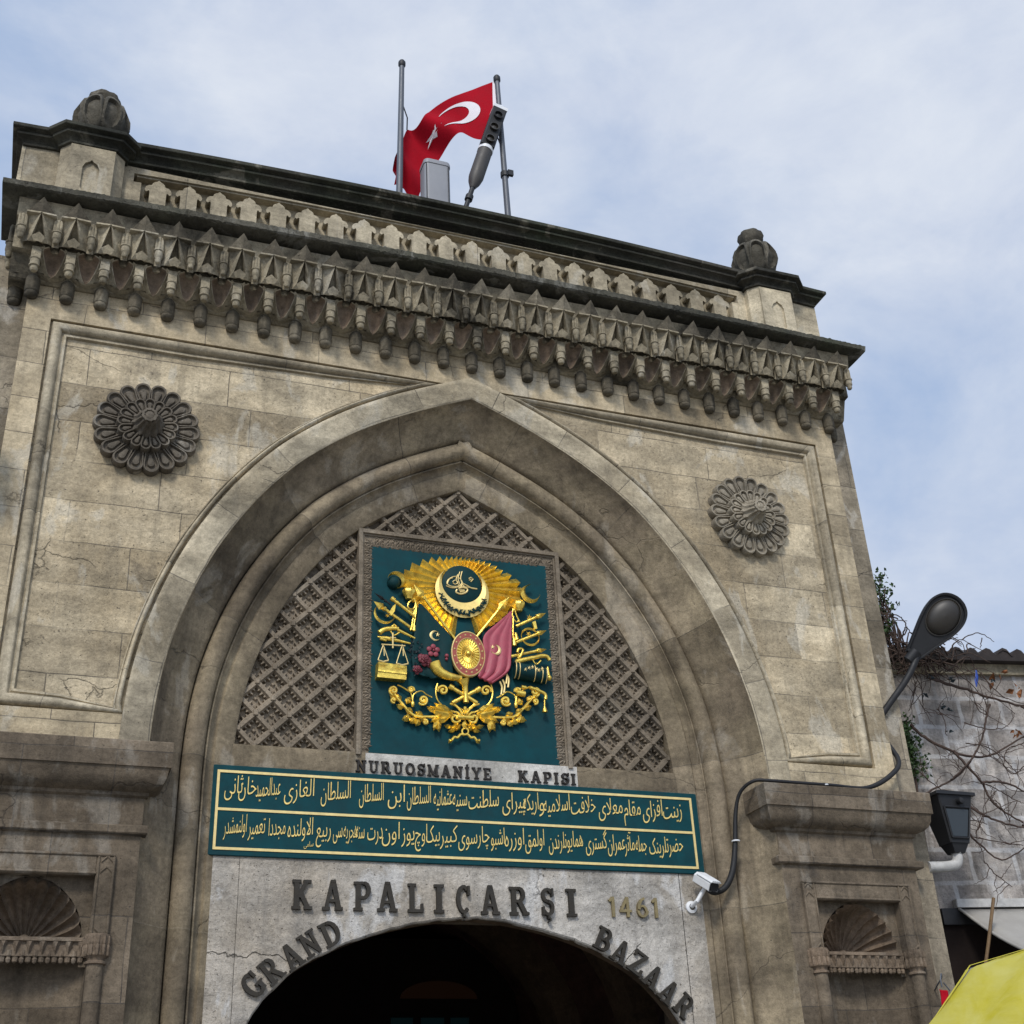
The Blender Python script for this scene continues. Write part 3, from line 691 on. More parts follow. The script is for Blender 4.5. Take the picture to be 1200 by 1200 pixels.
for k in range(-14, 15):
    spear_niche(cn, k*SP)
    # kite facets under the ledge
    x = k*SP; y0, yp = -.372, -.452; zp = 10.035
    L_, R_, F_, T_ = (x-.128, y0, ZT+.004), (x+.128, y0, ZT+.004), (x, y0-.040, ZT+.004), (x, yp, zp)
    kt.face([L_, F_, T_]); kt.face([F_, R_, T_]); kt.face([L_, R_, (x+.150, -.24, ZT-.006), (x-.150, -.24, ZT-.006)]); kt.face([L_, F_, R_])
    kt.face([L_, T_, (x-.128, -.30, ZT+.004)]); kt.face([R_, T_, (x+.128, -.30, ZT+.004)]); kt.face([T_, (x-.128, -.30, ZT+.004), (x, -.30, zp)]); kt.face([T_, (x+.128, -.30, ZT+.004), (x, -.30, zp)])
for k in range(-15, 15):
    x = (k+.5)*SP
    if abs(x) > 4.4: continue
    shell_niche(lowm, x)
    hf(cn, x, .030, 9.605, ZT, 2, 3, lambda a, z: -.285-(z-9.605)*.15)
cornice = part('cornice', bow(cn), M['cornice'], gate, smooth=28)
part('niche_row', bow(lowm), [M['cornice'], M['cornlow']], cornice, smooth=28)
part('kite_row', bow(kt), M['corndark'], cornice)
def pendant_a():                                           # lowest: fluted half-drum on the wall
    b = MB(); fl = lambda a, h: .10*abs(math.cos(4*a))
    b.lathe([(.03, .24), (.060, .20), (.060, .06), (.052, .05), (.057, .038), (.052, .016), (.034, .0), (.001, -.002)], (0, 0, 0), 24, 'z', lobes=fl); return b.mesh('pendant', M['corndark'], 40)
def pendant_b():                                           # lower-tier hanging post with collar and bead
    b = MB(); b.box(-.042, .042, -.042, .09, .118, .238)
    b.lathe([(.02, .14), (.052, .127), (.052, .118), (.044, .112), (.044, .064), (.050, .060), (.050, .050), (.036, .046), (.037, .018), (.026, .004), (.001, 0)], (0, -.012, 0), 14, 'z'); return b.mesh('pendant', M['cornice'], 40)
def pendant_c():                                           # upper-tier clustered shaft
    b = MB()
    for dx, dy in ((-.026, -.01), (0, -.02), (.026, -.01)): b.lathe([(.016, .37), (.016, .19), (.014, .185)], (dx, dy, 0), 8)
    b.box(-.036, .036, -.012, .09, .17, .37)
    b.lathe([(.02, .20), (.048, .185), (.048, .172), (.038, .165), (.040, .085), (.034, .075), (.028, .062), (.030, .030), (.020, .008), (.001, 0)], (0, -.008, 0), 14); return b.mesh('pendant', M['cornice'], 40)
pa, pb, pc = pendant_a(), pendant_b(), pendant_c()
for k in range(-14, 15):
    o = link('wall_pendant', pa, cornice, (k*SP, -.035, 9.185)); o.scale = (1, 1, random.uniform(.94, 1.05))
    o = link('lower_pendant', pb, cornice, (k*SP+random.uniform(-.004, .004), -.225, 9.330)); o.rotation_euler[2] = random.uniform(-.05, .05); o.scale[2] = 1.14
for k in range(-15, 15):
    o = link('upper_pendant', pc, cornice, ((k+.5)*SP+random.uniform(-.004, .004), -.335, 9.597+random.uniform(-.006, .006)))
    o.scale = (random.uniform(.88, 1.06), 1, .80*random.uniform(.90, 1.03)); o.rotation_euler[2] = random.uniform(-.12, .12)
# pieces round the two returns
for s in (-1, 1):
    for yy, zz, me in ((-.02, 9.60, pc), (.14, 9.60, pc), (-.02, 9.37, pb), (.14, 9.19, pa)):
        o = link('upper_pendant' if me is pc else 'lower_pendant' if me is pb else 'wall_pendant', me, cornice, (s*(4.545 if me is pc else 4.45), yy, zz)); o.rotation_euler[2] = s*math.pi/2
# ledge with a chipped edge
lg = MB()
NX = 420
def rough(i, a): return a*(math.sin(i*.13)*.5+random.uniform(-1, 1)*.8+(random.uniform(0, 3.5) if random.random() < .10 else 0))
fr_ = []
for i in range(NX+1):
    x = -4.675+9.35*i/NX; fr_.append((x, rough(i, .0035), rough(i+40, .003), rough(i+90, .006)))
P = [[(x, .35, 10.165), (x, -.2, 10.17), (x, -.470+a, 10.166+b), (x, -.488+a, 10.152+b), (x, -.486+c, 10.098+b), (x, -.468+c, 10.086+c*.5), (x, -.30, 10.088), (x, .35, 10.088)] for x, a, b, c in fr_]
lg.grid(P); lg.face(P[0]); lg.face(P[-1])
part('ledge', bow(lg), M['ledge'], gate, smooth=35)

# ---- parapet : blind balustrade, coping, corner piers
pp = MB(); PY = .225
def lbox(b, x0, x1, *a):
    n = 24
    for i in range(n): b.box(x0+(x1-x0)*i/n, x0+(x1-x0)*(i+1)/n, *a)
pp.box(-4.63, -3.53, PY, .8, 10.16, 11.235); pp.box(3.53, 4.63, PY, .8, 10.16, 11.235)
lbox(pp, -3.53, 3.53, PY, .8, 11.108, 11.235); lbox(pp, -3.53, 3.53, PY, .8, 10.16, 10.50); lbox(pp, -3.53, 3.53, .345, .8, 10.5, 11.108)
lbox(pp, -3.50, 3.50, PY+.025, .42, 11.088, 11.1065); pp.box(-3.53, -3.45, PY+.004, .42, 10.5, 11.0); pp.box(3.45, 3.53, PY+.004, .42, 10.5, 11.0)
parapet = part('parapet', bow(pp), M['parapet'], gate)
def loops(mb, prof, xa, xb, ya, yb, sub=1):
    """stack of rectangular rings (o, z): moulding that returns round the corners"""
    P = []
    for o, z in prof: P.append([(xa-o, ya-o, z)]+[(xa-o+(xb-xa+2*o)*k/sub, ya-o, z) for k in range(1, sub)]+[(xb+o, ya-o, z), (xb+o, yb, z), (xa-o, yb, z)])
    mb.grid(P, closed_v=True); mb.face(P[-1]); mb.face(P[0])
cp = MB()
cprof = [(0, 11.216), (.024, 11.220), (.030, 11.240), (.014, 11.247), (.022, 11.266), (.045, 11.288), (.078, 11.298), (.090, 11.302), (.094, 11.324), (.074, 11.331), (.098, 11.347), (.132, 11.352), (.138, 11.358), (.138, 11.396), (.126, 11.406), (.09, 11.410)]
loops(cp, cprof, -4.60, 4.60, .222, .9, 40)
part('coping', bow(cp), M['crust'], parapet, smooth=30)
def baluster():
    h = [(.084, 0), (.084, .395), (.088, .415), (.100, .418), (.108, .405), (.122, .400), (.133, .415), (.134, .440), (.122, .470), (.100, .490), (.074, .496), (.066, .500), (.060, .525), (.040, .545), (.022, .552), (0, .574)]
    poly = [(x, z) for x, z in h]+[(-x, z) for x, z in reversed(h[:-1])]
    b = MB(); b.prism(poly, 0, .10); return b.mesh('baluster', M['parapet'])
bm_ = baluster()
for k in range(-11, 11):
    link('baluster', bm_, parapet, ((k+.5)*.3120, PY+.012+random.uniform(-.004, .004), 10.505+lens_rise((k+.5)*.312, 10.8)))
def pier(cx):
    b = MB()
    def octo(h, c, ya, yb): return [(cx-h, yb), (cx-h, ya+c), (cx-h+c, ya), (cx+h-c, ya), (cx+h, ya+c), (cx+h, yb)]
    P = []
    for z in (10.16, 11.235): P.append([(x, y, z) for x, y in octo(.315, .10, .055, .8)])
    b.grid(P, closed_v=True)
    pr = part('pier', b, M['parapet'], gate)
    c = MB(); P = []
    for o, z in cprof: P.append([(x, y, z+.012) for x, y in octo(.315+o, .10+o*.4, .055-o, .95)])
    P.append([(x, y, 11.425) for x, y in octo(.315+.06, .10, .0, .9)]); P.append([(x, y, 11.47) for x, y in octo(.315, .10, .06, .9)])
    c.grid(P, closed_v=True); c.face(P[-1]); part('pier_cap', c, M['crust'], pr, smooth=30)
    # sunk lancet on the face
    l = MB(); pts = [(-.085, 10.66), (-.085, 10.93), (-.06, 10.985), (-.02, 11.01), (0, 11.035), (.02, 11.01), (.06, 10.985), (.085, 10.93), (.085, 10.66), (.04, 10.60), (0, 10.575), (-.04, 10.60)]
    pts = [(cx+x*.95, z) for x, z in pts]; big_ = [(cx+(x-cx)*1.0, z) for x, z in pts]
    out_ = [(cx-.11, 10.50), (cx-.11, 11.07), (cx+.11, 11.07), (cx+.11, 10.50)]
    return pr, pts
def pier_face(cx, pr, pts, depth):
    """front skin of the pier with the lancet sunk into it"""
    b = MB(); x0, x1, z0, z1 = cx-.2152, cx+.2152, 10.1602, 11.2048; y = .053-depth
    L = pts[:5]; # left side going up to the apex
    left = pts[0:5]; rightp = pts[4:9]; bottom = pts[8:12]+[pts[0]]
    b.face([(x0, y, z0), (cx, y, z0), (cx, y, pts[10][1]), (pts[11][0], y, pts[11][1]), (pts[0][0], y, pts[0][1]), (pts[1][0], y, pts[1][1]), (x0, y, pts[1][1])])
    b.face([(x0, y, pts[1][1]), (pts[1][0], y, pts[1][1]), (pts[2][0], y, pts[2][1]), (pts[3][0], y, pts[3][1]), (pts[4][0], y, pts[4][1]), (cx, y, z1), (x0, y, z1)])
    b.face([(x1, y, z0), (x1, y, pts[7][1]), (pts[7][0], y, pts[7][1]), (pts[8][0], y, pts[8][1]), (pts[9][0], y, pts[9][1]), (cx, y, pts[10][1]), (cx, y, z0)])
    b.face([(x1, y, pts[7][1]), (x1, y, z1), (cx, y, z1), (pts[4][0], y, pts[4][1]), (pts[5][0], y, pts[5][1]), (pts[6][0], y, pts[6][1]), (pts[7][0], y, pts[7][1])])
    n = len(pts)
    for i in range(n):
        a, c = pts[i], pts[(i+1) % n]; b.face([(a[0], y, a[1]), (c[0], y, c[1]), (c[0], y+depth, c[1]), (a[0], y+depth, a[1])])
    b.face([(p[0], y+depth-.0005, p[1]) for p in pts])
    for x in (x0, x1): b.face([(x, y, z0), (x, y, z1), (x, .056, z1), (x, .056, z0)])
    part('pier_face', b, M['parapet'], pr)
def finial(cx, parent, bud):
    b = MB(); cy, z0 = .30, 11.435; n = 8
    b.lathe([(.21, -.03), (.21, .05), (.14, .09), (.14, .30), (.17, .50), (.13, .64), (.06, .70), (.001, .71)], (cx, cy, z0), 24)
    for k in range(n):                                     # eight heavy petals, each with a raised rim
        a = 2*math.pi*(k+.5)/n-math.pi/2; ca, sa = math.cos(a), math.sin(a)
        def pt(u, v, rad):                                 # u across, v up 0..1
            r = rad*.90; return (cx+ca*r-sa*u, cy+sa*r+ca*u, z0+.130+.47*v)
        def shape(v): return .108*math.sqrt(max(0, 1-(2*v-1)**4))*(1-.30*max(0, v-.3))
        def rad(v): return .175+.115*math.sin(math.pi*.5*min(1, v*1.55))-.085*max(0, v-.62)*2.2
        P = []
        for q, dr in ((1.0, -.10), (1.0, .008), (.92, .026), (.78, .027), (.69, -.026), (.30, -.022), (.05, -.022)):
            row = []
            for i in range(16):
                t = 2*math.pi*i/16; v = .5+.5*math.sin(t)*q; vv = .5+.5*math.sin(t); u = shape(.5+.4999*math.sin(t))*math.cos(t)/max(abs(math.cos(t)), .2)*min(1, abs(math.cos(t))/.2)*q
                row.append(pt(u, v, rad(v)+dr))
            P.append(row)
        b.grid(P, closed_v=True); b.face(P[-1])
    b.lathe([(.12, .56), (.10, .66), (.125, .70), (.15, .76), (.14, .82), (.09, .865), (.001, .875)] if bud else [(.13, .54), (.12, .62), (.15, .66), (.15, .71), (.10, .76), (.001, .775)], (cx, cy, z0), 24, 'z', lobes=lambda a, h: .14*abs(math.cos(3.5*a)) if h > .60 else 0)
    part('finial', b, M['finial'], parent, smooth=38)
for s, bud in ((-1, False), (1, True)):
    pr, pts = pier(s*3.95); pier_face(s*3.95, pr, pts, .034 if s < 0 else .024); finial(s*3.92, pr, bud)

# ---- pilasters with shell niches, one each side of the arch
NCX = 3.62
def pilaster(s):
    mir = (lambda b: setattr(b, 'v', [(-x, y, z) for x, y, z in b.v])) if s < 0 else (lambda b: None)
    b = MB(); x0, x1 = 2.865, 4.335; a0, a1, zt = NCX-.455, NCX+.455, 3.955
    for q in ((x0, a0, 0, 4.85), (a1, x1, 0, 4.85), (a0, a1, zt, 4.85)): b.box(q[0], q[1], 0, .16, q[2], q[3])
    b.box(x1, x1+.02, .02, .16, 0, 4.85)
    mir(b); pl = part('pilaster', b, M['brown'], gate)
    e = MB(); loops(e, [(.0, 4.262), (.040, 4.272), (.048, 4.282), (.048, 4.330), (.030, 4.345), (.004, 4.350), (.004, 4.560), (.03, 4.575), (.036, 4.600), (.05, 4.605), (.095, 4.622), (.130, 4.655), (.150, 4.700), (.158, 4.755), (.164, 4.768), (.176, 4.772), (.178, 4.972), (.170, 4.980)], 2.866, 4.365, 0, .5, 24)
    mir(e); part('pilaster_cornice', e, M['brown'], pl, smooth=30)
    t = MB(); loops_ = [(.010, 4.776), (.0125, 4.9755)]
    # frame of the niche with little sunk lancets
    f = MB(); fx0, fx1, fz = NCX-.585, NCX+.585, 4.115; y = -.030
    g_ = .006; f.box(fx0, a0+g_, y, .022, 3.50, fz); f.box(a1-g_, fx1, y, .022, 3.50, fz); f.box(a0+g_, a1-g_, y, .022, zt-g_, fz)
    for p, q, r_, s_ in ((fx0, fx1, fz-.022, fz), ): f.box(p, q, y-.012, y+.01, r_, s_)
    for xa, xb in ((fx0, fx0+.020), (a0-.018, a0), (a1, a1+.018), (fx1-.020, fx1)): f.box(xa, xb, y-.012, y+.01, 3.50, fz-.022)
    f.box(a0, a1, y-.012, y+.01, zt, zt+.020)
    for xm in (fx0+.058, fx1-.058):                         # raised lozenge heads over the side lancets
        for zz in (3.980, 4.058): 
            f.prism([(xm-.047, zz-.020), (xm, zz+.026), (xm, zz+.048), (xm-.047, zz)], y-.0105, y+.01); f.prism([(xm+.0005, zz+.026), (xm+.047, zz-.020), (xm+.047, zz), (xm+.0005, zz+.048)], y-.0105, y+.01)
        f.prism([(xm-.047, 3.55+(zz-3.9)*.1), (xm, 3.51), (xm, 3.535), (xm-.047, 3.575)], y-.0105, y+.01) if zz < 4 else f.prism([(xm+.0005, 3.51), (xm+.047, 3.55), (xm+.047, 3.575), (xm+.0005, 3.535)], y-.0105, y+.01)
    mir(f); part('niche_frame', f, M['brown'], pl, bevel=.006)
    n = MB()                                               # recess, concave lower back
    e_ = .003; n.face([(a0+e_, .02, 0), (a0+e_, .27, 0), (a0+e_, .27, zt), (a0+e_, .02, zt)]); n.face([(a1-e_, .02, 0), (a1-e_, .27, 0), (a1-e_, .27, zt), (a1-e_, .02, zt)])
    n.face([(a0, .02, zt-e_), (a1, .02, zt-e_), (a1, .27, zt-e_), (a0, .27, zt-e_)])
    P = [[(NCX+.455*math.sin(q), .10+.16*math.cos(q), z) for z in (0, 3.40)] for q in [(-1+2*k/12)*math.pi/2 for k in range(13)]]; n.grid(P)
    # flat wall round the shell
    sh = [(NCX-.40*math.cos(a), 3.50+.43*math.sin(a)*(1+.04*math.sin(a)**6)) for a in [math.pi*k/26 for k in range(27)]]
    strip_above(n, sh, zt, .075)
    for xa, xb in ((a0, NCX-.40), (NCX+.40, a1)): n.face([(xa, .075, 3.3), (xb, .075, 3.3), (xb, .075, zt), (xa, .075, zt)])
    mir(n); part('niche_recess', n, M['brown'], pl)
    d = MB(); P = []
    FN = 13
    for i in range(FN*8+1):
        a = math.pi*i/(FN*8); row = []; w = (i % 8)/8.0; sc_ = math.sin(math.pi*w)
        for k in range(13):
            r = k/12; fl = .085*r*(1-sc_)                   # ridges stand forward between the flutes
            rim = 1-.05*(1-sc_)*max(0, (r-.75)/.25)
            row.append((NCX-.40*r*rim*math.cos(a), .075+.33*math.sqrt(max(0, 1-r*r))-fl*(1-r*.3), 3.50+(.43*math.sin(a)*(1+.04*math.sin(a)**6))*r*rim))
        P.append(row)
    d.grid(P); d.ball((NCX, .36, 3.53), .05, 10); d.face([(NCX-.40, .075, 3.495), (NCX+.40, .075, 3.495), (NCX+.40, .42, 3.495), (NCX-.40, .42, 3.495)])
    mir(d); part('shell', d, M['cornlow'], pl, smooth=60)
    mq = MB(); mq.box(a0, a1, .045, .28, 3.37, 3.50); mq.box(a0, a1, .02, .28, 3.475, 3.502)
    for k in range(10):
        x = a0+.91*(k+.5)/10
        for dx, w in ((0, .030),): mq.frustum([(x-.036, 3.475), (x+.036, 3.475), (x, 3.375)], [(x-.012, 3.47), (x+.012, 3.47), (x, 3.43)], .045, .012)
        mq.lathe([(.001, -.045), (.014, -.035), (.020, -.012), (.012, .0), (.022, .012), (.022, .05)], (x+.0455 if k < 9 else x, .055, 3.36), 8)
        mq.lathe([(.001, -.03), (.022, -.018), (.026, .01), (.026, .03)], (x, .075, 3.35), 8)
    mir(mq); part('muqarnas_band', mq, M['cornlow'], pl)
    for sx in (-1, 1):
        x = NCX+sx*.515
        c = MB(); c.lathe([(.062, 0), (.062, 3.315)], (x, -.005, 0), 20); mir(c); cl = part('column', c, M['brown'], pl, smooth=40)
        k = MB(); k.lathe([(.064, 3.300), (.078, 3.306), (.078, 3.322), (.062, 3.330), (.066, 3.350), (.084, 3.365), (.086, 3.44), (.094, 3.455), (.094, 3.515), (.06, 3.520)], (x, -.005, 0), 24, 'z')
        for q in range(12):
            a = 2*math.pi*q/12; k.lathe([(.006, 3.36), (.015, 3.375), (.015, 3.43), (.011, 3.44), (.016, 3.448), (.016, 3.50), (.004, 3.505)], (x+.088*math.cos(a), -.005+.088*math.sin(a), 0), 6)
        mir(k); part('capital', k, M['cornlow'], cl, smooth=40)
pilaster(1); pilaster(-1)
# ================================================================== LETTERING
def lline(x0, z0, x1, z1, w):
    dx, dz = x1-x0, z1-z0; l = math.hypot(dx, dz); px, pz = -dz/l*w/2, dx/l*w/2
    return [(x0+px, z0+pz), (x0-px, z0-pz), (x1-px, z1-pz), (x1+px, z1+pz)]
def lrect(a, b, c, d): return [(a, b), (c, b), (c, d), (a, d)]
def larc(cx, cz, rx, rz, a0, a1, w, n=14):
    o, i = [], []
    for k in range(n+1):
        a = R(a0+(a1-a0)*k/n); wx = w*(.62+.38*abs(math.cos(a))) if w > .12 else w
        o.append((cx+rx*math.cos(a), cz+rz*math.sin(a))); i.append((cx+(rx-w)*math.cos(a), cz+(rz-w*.72)*math.sin(a)))
    return [[o[k], o[k+1], i[k+1], i[k]] for k in range(n)]
SW, SE = .19, .105                                          # stem width, slab height
def stem(x, s=1.0, lo=True, hi=True, ov=.085):
    o = [lrect(x-SW/2, 0, x+SW/2, 1)]
    if lo: o.append(lrect(x-SW/2-ov, 0, x+SW/2+ov, SE))
    if hi: o.append(lrect(x-SW/2-ov, 1-SE, x+SW/2+ov, 1))
    return o
def glyph(ch):
    """slab-serif capital, height 1: (polygons, advance width)"""
    if ch == 'K': return stem(.18)+[lline(.26, .42, .60, .96, .15), lline(.34, .56, .66, .04, .18), lrect(.46, 1-SE, .78, 1), lrect(.50, 0, .84, SE)], .84
    if ch == 'A': return [lline(.14, .03, .38, 1.0, .13), lline(.42, 1.0, .66, .03, .19), lrect(.24, .27, .58, .37), lrect(.0, 0, .30, SE), lrect(.50, 0, .82, SE), lrect(.32, .93, .50, 1.03)], .82
    if ch == 'P': return stem(.18)+[lrect(.18, 1-.10, .42, 1), lrect(.18, .40, .42, .50)]+larc(.40, .70, .27, .30, -90, 90, .17), .70
    if ch == 'L': return stem(.18)+[lrect(.18, 0, .66, SE), lrect(.57, 0, .68, .30)], .70
    if ch == 'I': return stem(.18, ov=.09), .37
    if ch == 'İ': return stem(.18, ov=.09)+[lrect(.10, 1.08, .26, 1.22)], .37
    if ch in 'CÇG':
        g = larc(.37, .5, .36, .51, 48, 312, .18, 22)+[lrect(.55, .64, .67, .97)]
        if ch == 'Ç': g += [lrect(.32, -.12, .42, .04)]+larc(.36, -.15, .12, .09, -110, 80, .07, 6)
        if ch == 'G': g += [lrect(.50, .06, .66, .42), lrect(.40, .36, .74, .46)]
        return g, .74
    if ch == 'R': return stem(.18)+[lrect(.18, 1-.10, .42, 1), lrect(.18, .44, .42, .54)]+larc(.40, .72, .27, .28, -90, 90, .17)+[lline(.40, .48, .66, .04, .18), lrect(.54, 0, .82, SE)], .82
    if ch in 'SŞ':
        g = larc(.33, .735, .30, .275, 20, 270, .15, 16)+larc(.33, .275, .31, .285, -160, 90, .16, 16)+[lrect(.52, .70, .62, .98), lrect(.03, .02, .13, .32)]
        if ch == 'Ş': g += [lrect(.29, -.12, .38, .03)]+larc(.33, -.15, .11, .085, -110, 80, .07, 6)
        return g, .66
    if ch == 'N': return [lrect(.12, 0, .26, 1), lrect(.60, 0, .74, 1), lline(.20, .94, .68, .06, .17), lrect(0, 0, .38, SE), lrect(0, 1-SE, .30, 1), lrect(.48, 1-SE, .86, 1)], .86
    if ch == 'D': return stem(.18)+[lrect(.18, 1-.10, .36, 1), lrect(.18, 0, .36, .10)]+larc(.34, .5, .40, .5, -90, 90, .18, 18), .76
    if ch == 'B': return stem(.18)+[lrect(.18, 1-.10, .42, 1), lrect(.18, .45, .44, .55), lrect(.18, 0, .42, .10)]+larc(.40, .75, .25, .25, -90, 90, .16)+larc(.42, .275, .29, .275, -90, 90, .17), .74
    if ch == 'Z': return [lrect(.04, 1-.12, .64, 1), lrect(0, 0, .68, .12), lline(.56, .92, .12, .08, .17), lrect(.02, .72, .12, 1), lrect(.58, 0, .69, .30)], .70
    if ch == 'U': return [lrect(.12, .28, .29, 1), lrect(.58, .28, .71, 1), lrect(.0, 1-SE, .40, 1), lrect(.48, 1-SE, .82, 1)]+larc(.415, .30, .295, .31, 180, 360, .15, 14), .82
    if ch == 'O': return larc(.40, .5, .39, .51, 0, 360, .17, 28), .80
    if ch == 'M': return [lrect(.11, 0, .24, 1), lrect(.70, 0, .87, 1), lline(.18, .94, .48, .12, .15), lline(.48, .12, .78, .94, .12), lrect(0, 0, .34, SE), lrect(.62, 0, .97, SE), lrect(.02, 1-SE, .24, 1), lrect(.74, 1-SE, .97, 1)], .98
    if ch == 'Y': return [lrect(.32, 0, .50, .48), lline(.12, .97, .42, .42, .17), lline(.40, .42, .68, .97, .13), lrect(.22, 0, .60, SE), lrect(0, 1-SE, .30, 1), lrect(.52, 1-SE, .82, 1)], .82
    if ch == 'E': return stem(.18)+[lrect(.18, 1-SE, .62, 1), lrect(.18, .45, .50, .55), lrect(.18, 0, .66, SE), lrect(.54, .74, .63, 1), lrect(.57, 0, .67, .28)], .68
    if ch == '1': return [lrect(.18, 0, .34, 1), lline(.05, .78, .24, .95, .12)], .36
    if ch == '4': return [lrect(.38, 0, .53, 1), lrect(.02, .24, .66, .37), lline(.08, .32, .44, .96, .13)], .68
    if ch == '6': return larc(.33, .31, .31, .32, 0, 360, .15, 24)+larc(.50, .36, .48, .64, 96, 178, .15, 8), .66
def letter(parent, ch, x, z, wd, hgt, ang, y, depth, mat, lab=None):
    """one raised letter: lower left corner at (x, z), fitted to width wd and height hgt"""
    g, adv = glyph(ch); b = MB(); ca, sa = math.cos(ang), math.sin(ang); k = wd/adv
    for i, poly in enumerate(g):
        P = [(x+(px*k)*ca-(pz*hgt)*sa, z+(px*k)*sa+(pz*hgt)*ca) for px, pz in poly]
        P = [(px+random.uniform(-1, 1)*.0012, pz+random.uniform(-1, 1)*.0012) for px, pz in P]
        b.prism(P, y-depth-.0006*i, y+.004)
    part('letter', b, mat, parent, bevel=0)
t = thing('metal_lettering', 'straight row of big dark bronze slab letters reading KAPALIÇARŞI', 'lettering', (0, .44, 3.83))
for ch, a, c in [('K', -1.581, -1.411), ('A', -1.325, -1.152), ('P', -1.06, -.909), ('A', -.855, -.682), ('L', -.588, -.45), ('I', -.354, -.267), ('Ç', -.158, -.024), ('A', .069, .239), ('R', .333, .508), ('Ş', .628, .749), ('I', .871, .967)]:
    letter(t, ch, a, 3.831, c-a, .240, 0, .44, .030, M['bronze'])
t = thing('metal_lettering', 'dark bronze letters reading GRAND climbing the left flank of the entrance arch', 'lettering', (-1.56, .44, 3.4))
for ch, x, z, ang in [('G', -1.865, 3.239, 50), ('R', -1.723, 3.352, 41), ('A', -1.565, 3.458, 36), ('N', -1.419, 3.560, 33), ('D', -1.250, 3.646, 27)]:
    a = R(ang); wd, hg = (.155, .20)
    letter(t, ch, x-wd/2*math.cos(a)+hg/2*math.sin(a), z-wd/2*math.sin(a)-hg/2*math.cos(a), wd, hg, a, .44, .028, M['bronze'])
t = thing('metal_lettering', 'dark bronze letters reading BAZAAR descending the right flank of the entrance arch', 'lettering', (1.58, .44, 3.36))
for ch, x, z, ang in [('B', 1.205, 3.640, -27), ('A', 1.360, 3.535, -32), ('Z', 1.522, 3.447, -35), ('A', 1.652, 3.328, -40), ('A', 1.792, 3.203, -44), ('R', 1.935, 3.088, -47)]:
    a = R(ang); wd, hg = (.15, .20)
    letter(t, ch, x-wd/2*math.cos(a)+hg/2*math.sin(a), z-wd/2*math.sin(a)-hg/2*math.cos(a), wd, hg, a, .44, .028, M['bronze'])
t = thing('metal_numerals', 'small brass coloured numerals reading 1461 on the grey render', 'numerals', (1.52, .44, 3.84))
for ch, a, c in [('1', 1.279, 1.342), ('4', 1.384, 1.508), ('6', 1.553, 1.668), ('1', 1.707, 1.767)]:
    letter(t, ch, a, 3.840, c-a, .176, 0, .44, .022, M['brass'])
t = thing('iron_lettering', 'small rusty black letters reading NURUOSMANİYE KAPISI on the lintel under the emblem', 'lettering', (0, .483, 5.04))
def row(word, x0, x1, z, h):
    ad = [glyph(c)[1] for c in word]; gap = .20; tot = sum(ad)+gap*(len(word)-1); k = (x1-x0)/tot; x = x0
    for c, a in zip(word, ad): letter(t, c, x, z, a*k, h, 0, .483, .016, M['iron_letter']); x += (a+gap)*k
row('NURUOSMANİYE', -1.045, .226, 5.043, .106); row('KAPISI', .490, 1.066, 5.043, .106)

# ================================================================== SIGN BOARD
sgn = thing('sign_board', 'long dark teal board with two rows of golden calligraphy', 'sign board', (0, .42, 4.247))
YS = .418
b = MB(); b.box(-2.293, 2.293, YS, .438, 4.246, 5.012); part('board', b, M['teal'], sgn, bevel=.006)
b = MB(); sx0, sx1, sz0, sz1, w_ = -2.243, 2.218, 4.303, 4.955, .011
b.box(sx0-w_, sx1+w_, YS-.007, YS+.003, sz1-w_, sz1+w_); b.box(sx0-w_, sx1+w_, YS-.007, YS+.003, sz0-w_, sz0+w_)
b.box(sx0-w_, sx0+w_, YS-.0066, YS+.003, sz0+w_, sz1-w_); b.box(sx1-w_, sx1+w_, YS-.0066, YS+.003, sz0+w_, sz1-w_)
b.box(sx0+w_, sx1-w_, YS-.0066, YS+.003, 4.631-w_, 4.631+w_); part('gold_border', b, M['cream'], sgn)
